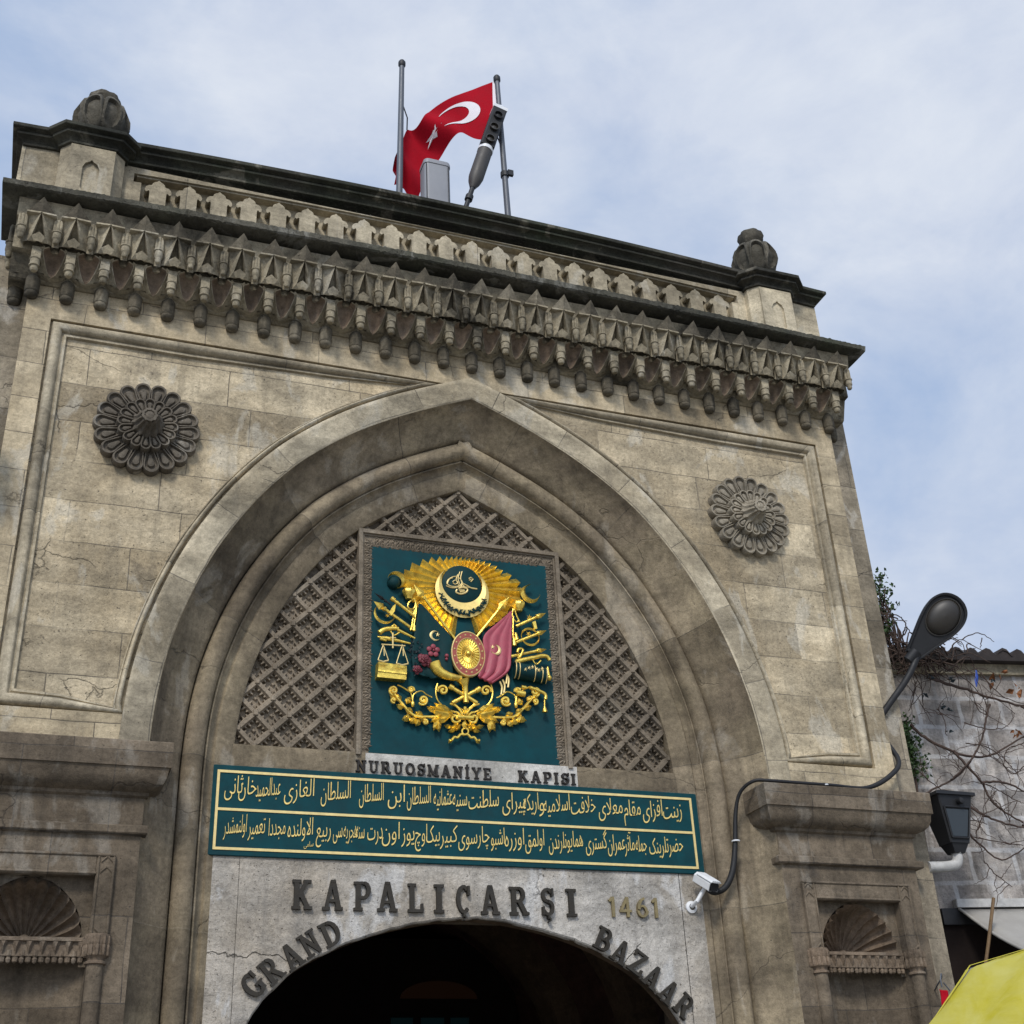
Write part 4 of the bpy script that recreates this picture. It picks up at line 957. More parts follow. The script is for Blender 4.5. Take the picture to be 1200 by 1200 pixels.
AR = {'ا': (0xFE8D, 0xFE8E), 'آ': (0xFE81, 0xFE82), 'ب': (0xFE8F, 0xFE90, 0xFE91, 0xFE92), 'پ': (0xFB56, 0xFB57, 0xFB58, 0xFB59), 'ت': (0xFE95, 0xFE96, 0xFE97, 0xFE98), 'ث': (0xFE99, 0xFE9A, 0xFE9B, 0xFE9C),
      'ج': (0xFE9D, 0xFE9E, 0xFE9F, 0xFEA0), 'چ': (0xFB7A, 0xFB7B, 0xFB7C, 0xFB7D), 'ح': (0xFEA1, 0xFEA2, 0xFEA3, 0xFEA4), 'خ': (0xFEA5, 0xFEA6, 0xFEA7, 0xFEA8), 'د': (0xFEA9, 0xFEAA), 'ر': (0xFEAD, 0xFEAE), 'ز': (0xFEAF, 0xFEB0),
      'س': (0xFEB1, 0xFEB2, 0xFEB3, 0xFEB4), 'ش': (0xFEB5, 0xFEB6, 0xFEB7, 0xFEB8), 'ص': (0xFEB9, 0xFEBA, 0xFEBB, 0xFEBC), 'ض': (0xFEBD, 0xFEBE, 0xFEBF, 0xFEC0), 'ط': (0xFEC1, 0xFEC2, 0xFEC3, 0xFEC4),
      'ع': (0xFEC9, 0xFECA, 0xFECB, 0xFECC), 'غ': (0xFECD, 0xFECE, 0xFECF, 0xFED0), 'ف': (0xFED1, 0xFED2, 0xFED3, 0xFED4), 'ق': (0xFED5, 0xFED6, 0xFED7, 0xFED8), 'ك': (0xFB8E, 0xFB8F, 0xFB90, 0xFB91), 'گ': (0xFB92, 0xFB93, 0xFB94, 0xFB95),
      'ل': (0xFEDD, 0xFEDE, 0xFEDF, 0xFEE0), 'م': (0xFEE1, 0xFEE2, 0xFEE3, 0xFEE4), 'ن': (0xFEE5, 0xFEE6, 0xFEE7, 0xFEE8), 'ه': (0xFEE9, 0xFEEA, 0xFEEB, 0xFEEC), 'و': (0xFEED, 0xFEEE), 'ی': (0xFBFC, 0xFBFD, 0xFBFE, 0xFBFF)}
def shape_word(wd):
    """joined letter forms, in left-to-right drawing order"""
    o = []; i = 0; prev = False
    while i < len(wd):
        c = wd[i]; nxt = wd[i+1] if i+1 < len(wd) else None
        if c == 'ل' and nxt == 'ا':
            o.append(chr(0xFEFC if prev else 0xFEFB)); prev = False; i += 2; continue
        f = AR[c]; dual = len(f) == 4; joins = dual and nxt is not None
        o.append(chr(f[3] if prev and joins else f[1] if prev else f[2] if joins else f[0])); prev = joins; i += 1
    return ''.join(reversed(o))
dg_cache = {}
def word_mesh(txt, lean=.0):
    c = bpy.data.curves.new('word', 'FONT'); c.body = txt; c.resolution_u = 3; c.extrude = 0.0; c.offset = -.009
    o = bpy.data.objects.new('word', c); col.objects.link(o)
    dg = bpy.context.evaluated_depsgraph_get(); me = o.evaluated_get(dg).to_mesh()
    V = [(v.co.x, v.co.y) for v in me.vertices]; F = [tuple(p.vertices) for p in me.polygons]
    bpy.data.objects.remove(o); bpy.data.curves.remove(c)
    return V, F
def calligraphy(name, words, zc, hgt, parent, y, sink=.16):
    b = MB()
    for i, (wd, x0, x1) in enumerate(words):
        V, F = word_mesh(shape_word(wd))
        xs_ = [v[0] for v in V]; a, c = min(xs_), max(xs_); ww_ = c-a
        gap_ = .05*(x1-x0); x0, x1 = x0+gap_*.6, x1-gap_*1.6; kx = (x1-x0)/ww_; kz = hgt
        lift = 0
        base = len(b.v); yy = y-.0004*(i % 3)
        for vx, vy in V:
            u = (vx-a)/ww_                                   # hanging baseline: each word sinks towards its end on the left
            z = zc+vy*kz*1.18+(u-.5)*sink*min(.30, x1-x0)+lift
            b.v.append((x0+(vx-a)*kx+(vy*.05)*kx, yy, z))
        for f in F: b.f.append(tuple(base+k for k in f)); b.mi.append(0)
    me_o = part(name, b, M['gold_flat'], parent)
    sd = me_o.modifiers.new('thickness', 'SOLIDIFY'); sd.thickness = .007; sd.offset = 0
    return me_o
L1 = 'زینت افزای مقام معلای خلافت اسلامیه و اریكه پیرای سلطنت سنیه عثمانیه السلطان ابن السلطان السلطان الغازی عبدالحمید خان ثانی'.split()
X1 = [(1.908, 2.128), (1.695, 1.926), (1.502, 1.695), (1.241, 1.516), (0.963, 1.241), (0.689, 0.984), (0.656, 0.71), (0.495, 0.664), (0.292, 0.539), (-0.033, 0.292), (-0.177, -0.024), (-0.355, -0.161), (-0.602, -0.355), (-0.773, -0.602), (-1.033, -0.788), (-1.372, -1.079), (-1.69, -1.402), (-1.93, -1.697), (-2.074, -1.908), (-2.191, -2.024)]
L2 = 'حضرتلرینك جمله مآثر عمران گستری همایونلرندن اولمق اوزره اشبو چارسوی كبیر بیك اوچ یوز اون درت سنه هجریه سی ربیع الاولنده مجددا تعمیر اولنمشدر'.split()
X2 = [(1.723, 2.118), (1.593, 1.719), (1.48, 1.593), (1.308, 1.506), (1.087, 1.325), (0.719, 1.096), (0.497, 0.703), (0.302, 0.509), (0.173, 0.318), (-0.137, 0.189), (-0.302, -0.122), (-0.427, -0.287), (-0.527, -0.404), (-0.65, -0.52), (-0.826, -0.65), (-0.954, -0.803), (-1.052, -0.969), (-1.163, -1.029), (-1.252, -1.163), (-1.4, -1.26), (-1.647, -1.407), (-1.805, -1.647), (-1.976, -1.819), (-2.18, -1.969)]
calligraphy('calligraphy', [(w_, *x) for w_, x in zip(L1, X1)], 4.762, .188, sgn, YS-.0035)
calligraphy('calligraphy', [(w_, *x) for w_, x in zip(L2, X2)], 4.432, .180, sgn, YS-.0035)
calligraphy('signature', [('سامی', -1.50, -1.41)], 4.345, .055, sgn, YS-.0035)

# ================================================================== COAT OF ARMS
coa = thing('coat_of_arms', 'gilded relief coat of arms with sunburst, flags and weapons on a teal panel', 'coat of arms', (0, .50, 5.22))
b = MB(); b.box(-.925, .925, .4985, .61, 5.2265, 7.318); part('back_panel', b, M['teal'], coa)
YE = .4985
def EM(x, y):
    """image coordinates of the emblem (1200 units) -> metres on the panel"""
    x, y = x/1000.0, y/1000.0; w = -.0568*x+.07706*y+1
    return ((1.88847*x-.05641*y-1.14626)/w, (-.1715*x-1.44781*y+7.43064)/w)
def E3(x, y, d): q = EM(x, y); return (q[0], YE-d, q[1])
def scl(x, y): a, c = EM(x, y), EM(x+10, y); return (c[0]-a[0])/10
def rod(b, pts, r, d, n=8, mi=0): 
    k = scl(*pts[0][:2]); rr_ = [q*k for q in r] if isinstance(r, (list, tuple)) else r*k
    dd = d if isinstance(d, (list, tuple)) else [d]*len(pts); b.tube([E3(x, y, e) for (x, y), e in zip(pts, dd)], rr_, n, mi)
def plate(b, pts, d0, d1, mi=0): b.prism([EM(*p) for p in pts], YE-d1, YE-d0, mi)
def crescent(b, cx, cy, ro, ix, iy, ri, d0, d1, mi=0, n=28):
    """crescent = disc (cx, cy, ro) less disc (ix, iy, ri), in metres"""
    dx, dy = ix-cx, iy-cy; dd = math.hypot(dx, dy); base = math.atan2(dy, dx)
    ca = (ro*ro+dd*dd-ri*ri)/(2*ro*dd); half = math.acos(max(-1, min(1, ca)))
    cb = (ri*ri+dd*dd-ro*ro)/(2*ri*dd); hb = math.acos(max(-1, min(1, cb)))   # inner arc measured from the reverse direction
    o = [(cx+ro*math.cos(base+half+(2*math.pi-2*half)*k/n), cy+ro*math.sin(base+half+(2*math.pi-2*half)*k/n)) for k in range(n+1)]
    i_ = [(ix+ri*math.cos(base+math.pi-hb+(2*hb)*k/n), iy+ri*math.sin(base+math.pi-hb+(2*hb)*k/n)) for k in range(n+1)]
    i_ = [(ix+ri*math.cos(base+math.pi-hb-(2*math.pi-2*hb)*0+2*hb*k/n), iy+ri*math.sin(base+math.pi-hb+2*hb*k/n)) for k in range(n+1)]
    # the bite side: go the same way round as the outer arc
    o0 = o[0]; 
    if math.dist(o0, i_[0]) > math.dist(o0, i_[-1]): i_.reverse()
    for k in range(n):
        q = [o[k], o[k+1], i_[k+1], i_[k]]; mid = [((q[0][0]+q[3][0])/2, (q[0][1]+q[3][1])/2), ((q[1][0]+q[2][0])/2, (q[1][1]+q[2][1])/2)]
        P = lambda p, y: (p[0], y, p[1])
        b.face([P(q[0], YE-d0), P(q[1], YE-d0), P(mid[1], YE-d1), P(mid[0], YE-d1)], mi=mi); b.face([P(mid[0], YE-d1), P(mid[1], YE-d1), P(q[2], YE-d0), P(q[3], YE-d0)], mi=mi)
def star(b, cx, cz, r, rot, y, mi=0, pts=5, h=.004):
    P = [(cx+(r if k % 2 == 0 else r*.40)*math.cos(rot+math.pi*k/pts), cz+(r if k % 2 == 0 else r*.40)*math.sin(rot+math.pi*k/pts)) for k in range(2*pts)]
    b0 = len(b.v); b.v += [(x, y, z) for x, z in P]+[(cx, y-h, cz)]
    for k in range(2*pts): b.f.append((b0+k, b0+(k+1) % (2*pts), b0+2*pts)); b.mi.append(mi)
G = M['gold']
# sunburst of folded rays
b = MB(); sc_c = (614, 295)
tab = [(0, 318), (10, 270), (21, 222), (38, 186), (60, 152), (90, 142), (120, 162), (135, 203), (149, 250), (160, 300), (168, 320), (182, 312), (195, 281), (210, 258), (225, 255), (240, 275), (256, 285), (284, 283), (300, 265), (315, 280), (330, 291), (345, 325), (360, 322)]
def rlen(a):
    for (a0, r0), (a1, r1) in zip(tab[:-1], tab[1:]):
        if a0 <= a <= a1: return r0+(r1-r0)*(a-a0)/(a1-a0)
    return 280
a = 286.0; rays = []
while a < 286+328: rays.append(a); a += 9.11
for k, a in enumerate(rays):
    am = (a+4.55) % 360; L = rlen(am)
    q = lambda ang, r, d: E3(sc_c[0]+r*math.cos(R(ang)), sc_c[1]-r*.97*math.sin(R(ang)), d)
    r0 = 85; A0, A1, Am, B0, B1, Bm = q(a, r0, .006), q(a+9.11, r0, .006), q(a+2.6, r0, .020), q(a, L, .003), q(a+9.11, L, .003), q(a+2.6, L+9, .058)
    b.face([A0, Am, Bm, B0]); b.face([Am, A1, B1, Bm]); b.face([B0, Bm, B1]); 
    C0, C1 = q(a, L, 0), q(a+9.11, L, 0); b.face([B0, C0, C1, B1])
part('sunburst', b, G, coa)
# crescent with its inscription band, and the disc with the cipher
b = MB(); c1 = EM(614, 331); kx = scl(614, 331); ro = 145*kx
c2 = EM(613, 290); ri = 108*kx
disc_r = 106*kx
crescent(b, c1[0], c1[1], ro, c2[0], c2[1]+.01, ri*1.02, .034, .050, n=48)
part('crescent', b, M['gold_flat'], coa)
b = MB()
for k in range(46):                                        # lettering in low relief round the crescent
    an = R(196+148*k/45); rr_ = ro*random.uniform(.80, .89); x, z = c1[0]+rr_*math.cos(an), c1[1]+rr_*math.sin(an)
    s1, s2 = random.uniform(.020, .036), random.uniform(.014, .030); t_ = random.uniform(-1.2, 1.2)
    ux, uz = math.cos(an+t_), math.sin(an+t_); b.tube([(x-ux*s1, YE-.049, z-uz*s1), (x+uz*s2*.4, YE-.052, z-ux*s2*.4), (x+ux*s1, YE-.049, z+uz*s1)], .0055, 6)
part('crescent_script', b, M['green_dark'], coa)
b = MB(); b.lathe([(.001, -.036), (disc_r*.97, -.036), (disc_r, -.031), (disc_r, 0)], (c2[0], YE, c2[1]), 40, 'y'); disc = part('cipher_disc', b, M['green_dark'], coa, smooth=40)
b = MB()                                                   # the calligraphic cipher
D = .040
for pts, r in (([(530, 292), (545, 262), (575, 250), (600, 262), (612, 282), (600, 300), (570, 305), (545, 300), (530, 285), (540, 265), (560, 258)], 3.0), ([(600, 225), (590, 262), (604, 300)], 2.6), ([(612, 222), (604, 262), (618, 300)], 2.6), ([(588, 240), (580, 268), (596, 300)], 2.4),
               ([(612, 285), (640, 300), (665, 314), (694, 318)], 3.0), ([(525, 300), (560, 312), (600, 306), (640, 308), (690, 316)], 2.6), ([(585, 320), (580, 335), (605, 345), (635, 335), (640, 318), (615, 310), (592, 316)], 4.5), ([(595, 325), (625, 325)], 4.0), ([(600, 334), (628, 330)], 4.0), ([(560, 280), (575, 270), (590, 282), (575, 292), (562, 284)], 2.6), ([(605, 305), (615, 295), (625, 308)], 3.0)):
    rod(b, catmull(pts, 4), r, D, 6)
rod(b, [(648, 262), (660, 255), (672, 265), (660, 278), (650, 270), (662, 266)], 3.0, D, 6)
part('cipher', b, M['cream'], disc)
# shafts with spear heads crossing the sun
def spear(b, p0, p1, head, r=6, d0=.05, d1=.05, hw=15):
    x0, y0 = p0; x1, y1 = p1; L = math.hypot(x1-x0, y1-y0); ux, uy = (x1-x0)/L, (y1-y0)/L; px, py = -uy, ux
    hx, hy = x1-ux*head, y1-uy*head
    rod(b, [(x0, y0), (hx, hy)], r, [d0, d1])
    # collar + four-sided head
    rod(b, [(hx-ux*6, hy-uy*6), (hx+ux*6, hy+uy*6)], r*1.7, d1)
    m_ = .30; mx, my = hx+ux*head*m_, hy+uy*head*m_
    A, T = E3(hx, hy, d1), E3(x1, y1, d1); Lp, Rp = E3(mx+px*hw, my+py*hw, d1), E3(mx-px*hw, my-py*hw, d1); F, K = E3(mx, my, d1+.022), E3(mx, my, d1-.02)
    for q in ((A, Lp, F), (A, F, Rp), (Lp, T, F), (F, T, Rp), (A, K, Lp), (A, Rp, K), (Lp, K, T), (K, Rp, T)): b.face(list(q))
b = MB(); spear(b, (575, 600), (345, 298), 95, 7, .06, .07, 22); part('spear', b, G, coa)
b = MB(); spear(b, (680, 590), (862, 366), 90, 7, .06, .07, 22); part('spear', b, G, coa)
# flags
def flag_relief(name, left, rightp, mat, d, fold=.012, nf=5, sag=0):
    """left / rightp: matching outline points from top to bottom"""
    b = MB(); L, Q = catmull(left, 5), catmull(rightp, 5); P = []
    n = 24
    for i in range(len(L)):
        row = []; v = i/(len(L)-1)
        for j in range(n+1):
            u = j/n; x = L[i][0]+(Q[i][0]-L[i][0])*u; y = L[i][1]+(Q[i][1]-L[i][1])*u
            row.append(E3(x, y, d+fold*math.sin(u*nf*math.pi+1.2*v)*v**1.3))
        P.append(row)
    b.grid(P); o = part(name, b, mat, coa, smooth=60)
    sd = o.modifiers.new('thickness', 'SOLIDIFY'); sd.thickness = .02; sd.offset = -1; return o
fg = flag_relief('green_flag', [(372, 402), (366, 470), (350, 560), (335, 650), (345, 760), (400, 800)], [(388, 408), (470, 500), (548, 588), (552, 680), (556, 770), (566, 815)], M['green_dark'], .052, .012)
fr_r = flag_relief('red_flag', [(868, 452), (800, 510), (725, 580), (722, 660), (700, 770), (690, 800)], [(876, 440), (876, 520), (876, 600), (874, 690), (860, 770), (770, 838)], M['shell_red'], .058, .016, 6)
b = MB(); k_ = scl(455, 580); q = EM(459, 578); crescent(b, q[0], q[1], 29*k_, q[0]+9*k_, q[1]+1*k_, 22*k_, .074, .080); s_ = EM(474, 573); star(b, s_[0], s_[1], 13*k_, .3, YE-.078); part('flag_mark', b, M['cream'], fg)
b = MB(); q = EM(788, 656); crescent(b, q[0], q[1], 29*k_, q[0]-9*k_, q[1]+5*k_, 22*k_, .082, .088); s_ = EM(770, 641); star(b, s_[0], s_[1], 13*k_, .3, YE-.086); part('flag_mark', b, M['cream'], fr_r)
# oval shield
b = MB(); q = EM(638, 678); kx = scl(638, 678); rx = 91*kx; rz = rx*1.36
def oval(b, f0, f1, d0, d1, mi=0, n=48):
    P = [[(q[0]+rx*f*math.cos(2*math.pi*k/n), YE-d, q[1]+rz*f*math.sin(2*math.pi*k/n)) for f, d in ((f0, d0), (f1, d1))] for k in range(n)]
    b.grid(P, closed_u=True, mi=mi)
oval(b, 1.0, 1.0, .05, .088); oval(b, 1.0, .96, .088, .094); oval(b, .96, .94, .094, .088); oval(b, .71, .69, .090, .094); oval(b, .69, .66, .094, .086)
sh_ = part('shield_rim', b, M['cream'], coa, smooth=30)
b = MB(); oval(b, .945, .70, .089, .091); part('shield_band', b, M['rim_red'], sh_)
for k in range(16): b = MB(); an = 2*math.pi*(k+.5)/16; star(b, q[0]+rx*.83*math.cos(an), q[1]+rz*.83*math.sin(an), .014, an, YE-.093, h=.004); part('stud', b, M['cream'], sh_)
b = MB(); oval(b, .665, .001, .080, .082)
for k in range(28):
    an = 2*math.pi*k/28
    for f0, f1, wd in ((.42, .64, .07), (.20, .40, .08)):
        x0, z0 = q[0]+rx*f0*math.cos(an), q[1]+rz*f0*math.sin(an); x1, z1 = q[0]+rx*f1*math.cos(an), q[1]+rz*f1*math.sin(an)
        b.tube([(x0, YE-.086, z0), (x1, YE-.086, z1)], [.003, .0075], 6)
b.ball((q[0], YE-.082, q[1]), .03, 12); part('shield_boss', b, G, sh_, smooth=30)
# standards at the upper corners: crescent finial, ribbed knob, cord
def standard(cx, cy, kx_, ky_, sgn_):
    b = MB(); p = EM(cx, cy); k = scl(cx, cy)
    crescent(b, p[0], p[1], 50*k, p[0]-sgn_*14*k, p[1]-sgn_*13*k, 39*k, .05, .078, n=24)
    part('crescent_finial', b, G, coa)
    if sgn_ > 0:
        b = MB(); b.ball((p[0]-.024, YE-.012, p[1]-.022), 36*k, 16); part('dark_ball', b, M['green_dark'], coa, smooth=60)
    b = MB(); c = EM(kx_, ky_); b.lathe([(.001, .055), (.04, .045), (.062, .012), (.060, -.015), (.038, -.045), (.030, -.07), (.001, -.075)], (c[0], YE-.055, c[1]), 24, 'z', lobes=lambda a, h: .10*math.cos(8*a)); part('ribbed_knob', b, G, coa, smooth=60)
standard(258, 270, 322, 340, 1); standard(978, 348, 915, 408, -1)
b = MB()
for pts in ([(345, 375), (318, 400), (318, 425), (345, 430), (358, 400), (350, 378)], [(350, 375), (362, 420), (345, 445), (322, 435)], [(352, 440), (340, 500), (335, 540)], [(362, 430), (352, 500), (345, 545)]): rod(b, catmull(pts, 5), 4, .06, 6)
rod(b, [(338, 520), (332, 548)], [6, 12], .06); rod(b, [(352, 520), (348, 550)], [6, 12], .06)
part('cord', b, G, coa, smooth=50); b = MB()
for pts in ([(885, 430), (880, 470), (900, 500), (915, 495)], [(892, 430), (905, 470), (920, 500)], [(886, 470), (884, 560), (886, 600)]): rod(b, catmull(pts, 5), 4, .06, 6)
rod(b, [(888, 585), (892, 630)], [7, 13], .06); rod(b, [(898, 560), (905, 598)], [6, 12], .06)
part('cord', b, G, coa, smooth=50)
# weapons on the left
b = MB(); spear(b, (225, 405), (132, 338), 78, 5, .05, .05, 10); part('spear', b, M['darkgrey'], coa)
b = MB(); spear(b, (355, 550), (130, 388), 72, 8, .06, .06, 20)
plate(b, [(232, 418), (248, 405), (242, 445), (222, 470), (212, 452)], .05, .075); p = EM(196, 468); crescent(b, *EM(190, 455), 58*scl(190, 455), EM(190, 455)[0]+.012, EM(190, 455)[1]+.020, 54*scl(190, 455), .055, .065)
star(b, *EM(205, 465), .026, .4, YE-.06, pts=6, h=.01); part('halberd', b, G, coa)
b = MB(); rod(b, [(222, 375), (345, 470)], 9, .075, 10); rod(b, [(222, 375), (238, 387)], 13, .075, 10); rod(b, [(250, 397), (258, 403)], 11, .075, 10); part('mace', b, G, coa, smooth=40)
b = MB(); rod(b, catmull([(158, 562), (185, 545), (225, 538), (262, 540)], 4), [14, 14, 14, 14, 13, 13, 13, 12, 12, 11, 11, 10, 10], .07, 10); rod(b, [(255, 545), (352, 592)], [9, 5], .072, 8); rod(b, [(225, 530), (240, 518), (252, 530)], 5, .075); rod(b, catmull([(220, 552), (238, 575), (268, 560)], 4), 4, .07); part('pistol', b, G, coa, smooth=50)
b = MB(); rod(b, [(150, 580), (200, 590), (328, 618)], [4, 13, 6], .06, 8); rod(b, [(165, 590), (200, 600)], 9, .055); part('sabre', b, G, coa, smooth=50)
b = MB(); rod(b, [(230, 565), (230, 648)], 4.5, .085, 8); rod(b, [(168, 628), (232, 632), (296, 636)], 4, .087, 8); rod(b, [(215, 590), (246, 592)], 3.5, .085)
for cx, w0, yb in ((178, 28, 712), (281, 32, 730)):
    rod(b, [(cx, 630), (cx-w0, yb)], 2.6, .085, 6); rod(b, [(cx, 630), (cx+w0, yb)], 2.6, .085, 6); rod(b, [(cx-w0, yb), (cx, yb+9), (cx+w0, yb+2)], 4, .085, 6); rod(b, [(cx+4, 650), (cx+6, 690)], 2.5, .085, 6)
part('scales', b, M['cream'], coa, smooth=50)
b = MB(); P0 = [E3(152, 765, .05), E3(306, 782, .05), E3(314, 738, .02), E3(160, 712, .02)]
b.face([E3(152, 762, .085), E3(306, 780, .085), E3(312, 735, .045), E3(158, 712, .045)]); b.face([E3(152, 762, .085), E3(150, 772, .088), E3(304, 790, .088), E3(306, 780, .085)])
b.face([E3(150, 772, .078), E3(149, 790, .076), E3(302, 808, .076), E3(304, 790, .078)]); b.face([E3(146, 790, .086), E3(146, 803, .086), E3(302, 818, .086), E3(303, 806, .086)])
b.face([E3(152, 762, .085), E3(158, 712, .045), E3(150, 720, 0), E3(146, 803, 0), E3(146, 803, .086)]); b.face([E3(306, 780, .085), E3(312, 735, .045), E3(312, 740, 0), E3(302, 818, 0), E3(302, 818, .086)]); b.face([E3(146, 803, .086), E3(302, 818, .086), E3(302, 818, 0), E3(146, 803, 0)])
part('book', b, G, coa)
# flowers and horn
b = MB()
for i in range(70):
    x, y = random.gauss(345, 32), random.gauss(690, 58)
    if not (315 < x < 420 and 590 < y < 815): continue
    p = E3(x, y, random.uniform(.05, .09)); an = random.uniform(0, 6.28); l, w = .028, .012; ux, uz = math.cos(an), math.sin(an)
    b.face([(p[0], p[1], p[2]), (p[0]+ux*l*.5-uz*w, p[1]-.012, p[2]+uz*l*.5+ux*w), (p[0]+ux*l, p[1]-.002, p[2]+uz*l), (p[0]+ux*l*.5+uz*w, p[1]-.008, p[2]+uz*l*.5-ux*w)])
part('painted_leaves', b, M['dark_foliage'], coa)
def rose(cx, cy, r, d, mat):
    b = MB(); p = E3(cx, cy, d); k = scl(cx, cy)*r
    for i in range(16):
        an = i*2.4; rr_ = k*(1-.055*i); b.ball((p[0]+rr_*.55*math.cos(an), p[1]-.003*i, p[2]+rr_*.55*math.sin(an)), rr_*.46, 8, sc=(1, .45, 1))
    part('rose', b, mat, coa, smooth=60)
rose(398, 712, 42, .085, M['rose_red']); rose(362, 762, 32, .07, M['rose_red']); rose(425, 735, 22, .08, M['rose_red'])
b = MB(); p = E3(448, 662, .09)
for i in range(5):
    an = R(90+72*i); b.ball((p[0]+.042*math.cos(an), p[1], p[2]+.042*math.sin(an)), .026, 10, sc=(1, .4, 1))
b.ball((p[0], p[1]-.008, p[2]), .012, 8); part('blossom', b, M['pink'], coa, smooth=60)
b = MB(); b.ball(E3(520, 690, .09), .020, 10); b.ball(E3(519, 708, .09), .015, 10); part('berry', b, M['pink'], coa, smooth=60)
b = MB(); rod(b, catmull([(452, 728), (470, 765), (510, 792), (560, 806), (600, 810)], 5), [34-20*k/20 for k in range(21)], .085, 14); part('horn', b, G, coa, smooth=60)
# weapons on the right
for p0, p1, hd, hw in (((900, 525), (1062, 452), 52, 14), ((900, 612), (1066, 546), 52, 14), ((872, 688), (1066, 648), 48, 13)):
    b = MB(); spear(b, p0, p1, hd, 8, .06, .06, hw); part('spear', b, G, coa)
b = MB(); c = EM(978, 580); k = scl(978, 580)
crescent(b, c[0], c[1], 50*k, c[0], c[1]+.016, 46*k, .055, .064); crescent(b, c[0], c[1], 50*k, c[0], c[1]-.016, 46*k, .055, .064); star(b, c[0]-.02, c[1]+.02, .034, .2, YE-.07, pts=6, h=.012); star(b, *EM(972, 478), .034, .5, YE-.07, pts=6, h=.012)
plate(b, [(985, 505), (1002, 498), (1012, 540), (998, 542)], .05, .078); part('axe_head', b, G, coa)
b = MB(); rod(b, [(895, 722), (985, 700)], [13, 11], .085, 10); rod(b, catmull([(985, 702), (1030, 690), (1062, 692), (1078, 712)], 4), 11, .08, 10); rod(b, catmull([(985, 710), (1005, 735), (1030, 715)], 4), 3.5, .085); rod(b, catmull([(905, 668), (912, 650), (935, 655), (920, 690), (905, 700)], 4), 7, .075); part('pistol', b, G, coa, smooth=50)
b = MB(); rod(b, [(895, 758), (1062, 792)], [44, 40], .045, 20)
part('drum', b, M['green_dark'], coa, smooth=50)
b = MB()
for t in (0.0, .12, .62, .86, 1.0):
    x, y = 895+167*t, 758+34*t; rr_ = 45-4*t; k = scl(x, y)
    pts = []
    for q_ in range(17):
        an = -math.pi/2+math.pi*q_/16; pts.append(E3(x+rr_*.2*math.sin(an)*0-5*math.cos(an), y+rr_*math.sin(an), .045+rr_*k*math.cos(an)+.002))
    b.tube(pts, .0045, 6)
for x, y in ((960, 762), (978, 758), (1000, 768), (1012, 775), (1030, 768), (940, 770)): star(b, *EM(x, y), .022, random.random(), YE-.125, pts=5, h=.006)
part('drum_band', b, M['cream'], coa, smooth=50)
b = MB(); b.ball(E3(1078, 804, .06), .030, 12); rod(b, [(1072, 745), (1076, 790)], [4, 9], .06); part('bomb', b, G, coa, smooth=60)
b = MB()
for x, y in ((842, 790), (852, 810), (815, 850), (830, 840)): rod(b, catmull([(x, y-30), (x+12, y), (x+8, y+42)], 4), 5, .045, 6)
part('bugle_tube', b, M['cream'], coa, smooth=50)
b = MB(); rod(b, [(905, 882), (950, 890)], 16, .05, 12); rod(b, [(932, 850), (955, 855)], 10, .05, 10); part('cannon', b, G, coa, smooth=40)
b = MB(); rod(b, catmull([(975, 855), (1020, 872), (1058, 892), (1060, 920)], 4), 9, .06, 10); rod(b, [(1056, 920), (1056, 965)], 4, .055); rod(b, [(1056, 958), (1058, 988)], [6, 15], .055, 10); part('sword_hilt', b, G, coa, smooth=50)
# stem and crossed batons under the shield
b = MB(); rod(b, [(612, 818), (622, 850), (626, 900), (628, 940)], [34, 16, 12, 16], .07, 14); part('stem', b, G, coa, smooth=50)
b = MB(); rod(b, [(545, 848), (692, 938)], 11, .05, 10); rod(b, [(540, 845), (562, 858)], 15, .05, 10); rod(b, [(702, 862), (556, 938)], 11, .052, 10); rod(b, [(706, 860), (684, 872)], 15, .052, 10); part('crossed_batons', b, G, coa, smooth=50)
# scroll-work
def spiral(b, cx, cy, r, turns, a0, sgn_, d=.045, w=8):
    pts = []; n = int(18*turns)
    for i in range(n+1):
        t = i/n; rr_ = r*(1-t*.86); an = a0+sgn_*2*math.pi*turns*t; pts.append((cx+rr_*math.cos(an), cy+rr_*math.sin(an)))
    rod(b, pts, [w*(.75+.5*t/n) for t in range(n+1)], d, 7); b.ball(E3(*pts[-1], d+.006), .011, 8); return pts[0]
def leaf(b, x, y, ang, l, w, d=.045):
    ca, sa = math.cos(R(ang)), -math.sin(R(ang)); q_ = lambda a, c, e: E3(x+ca*a-sa*c, y+sa*a+ca*c, e)
    sh = [(0, 0), (.25, .8), (.5, 1), (.8, .55), (1, 0)]
    for i in range(4):
        (a0, w0), (a1, w1) = sh[i], sh[i+1]; m0 = d+.018*math.sin(math.pi*(a0*.8+.1)); m1 = d+.018*math.sin(math.pi*(a1*.8+.1))
        for s in (1, -1): b.face([q_(a0*l, 0, m0), q_(a1*l, 0, m1), q_(a1*l, s*w1*w, d-.012), q_(a0*l, s*w0*w, d-.012)])
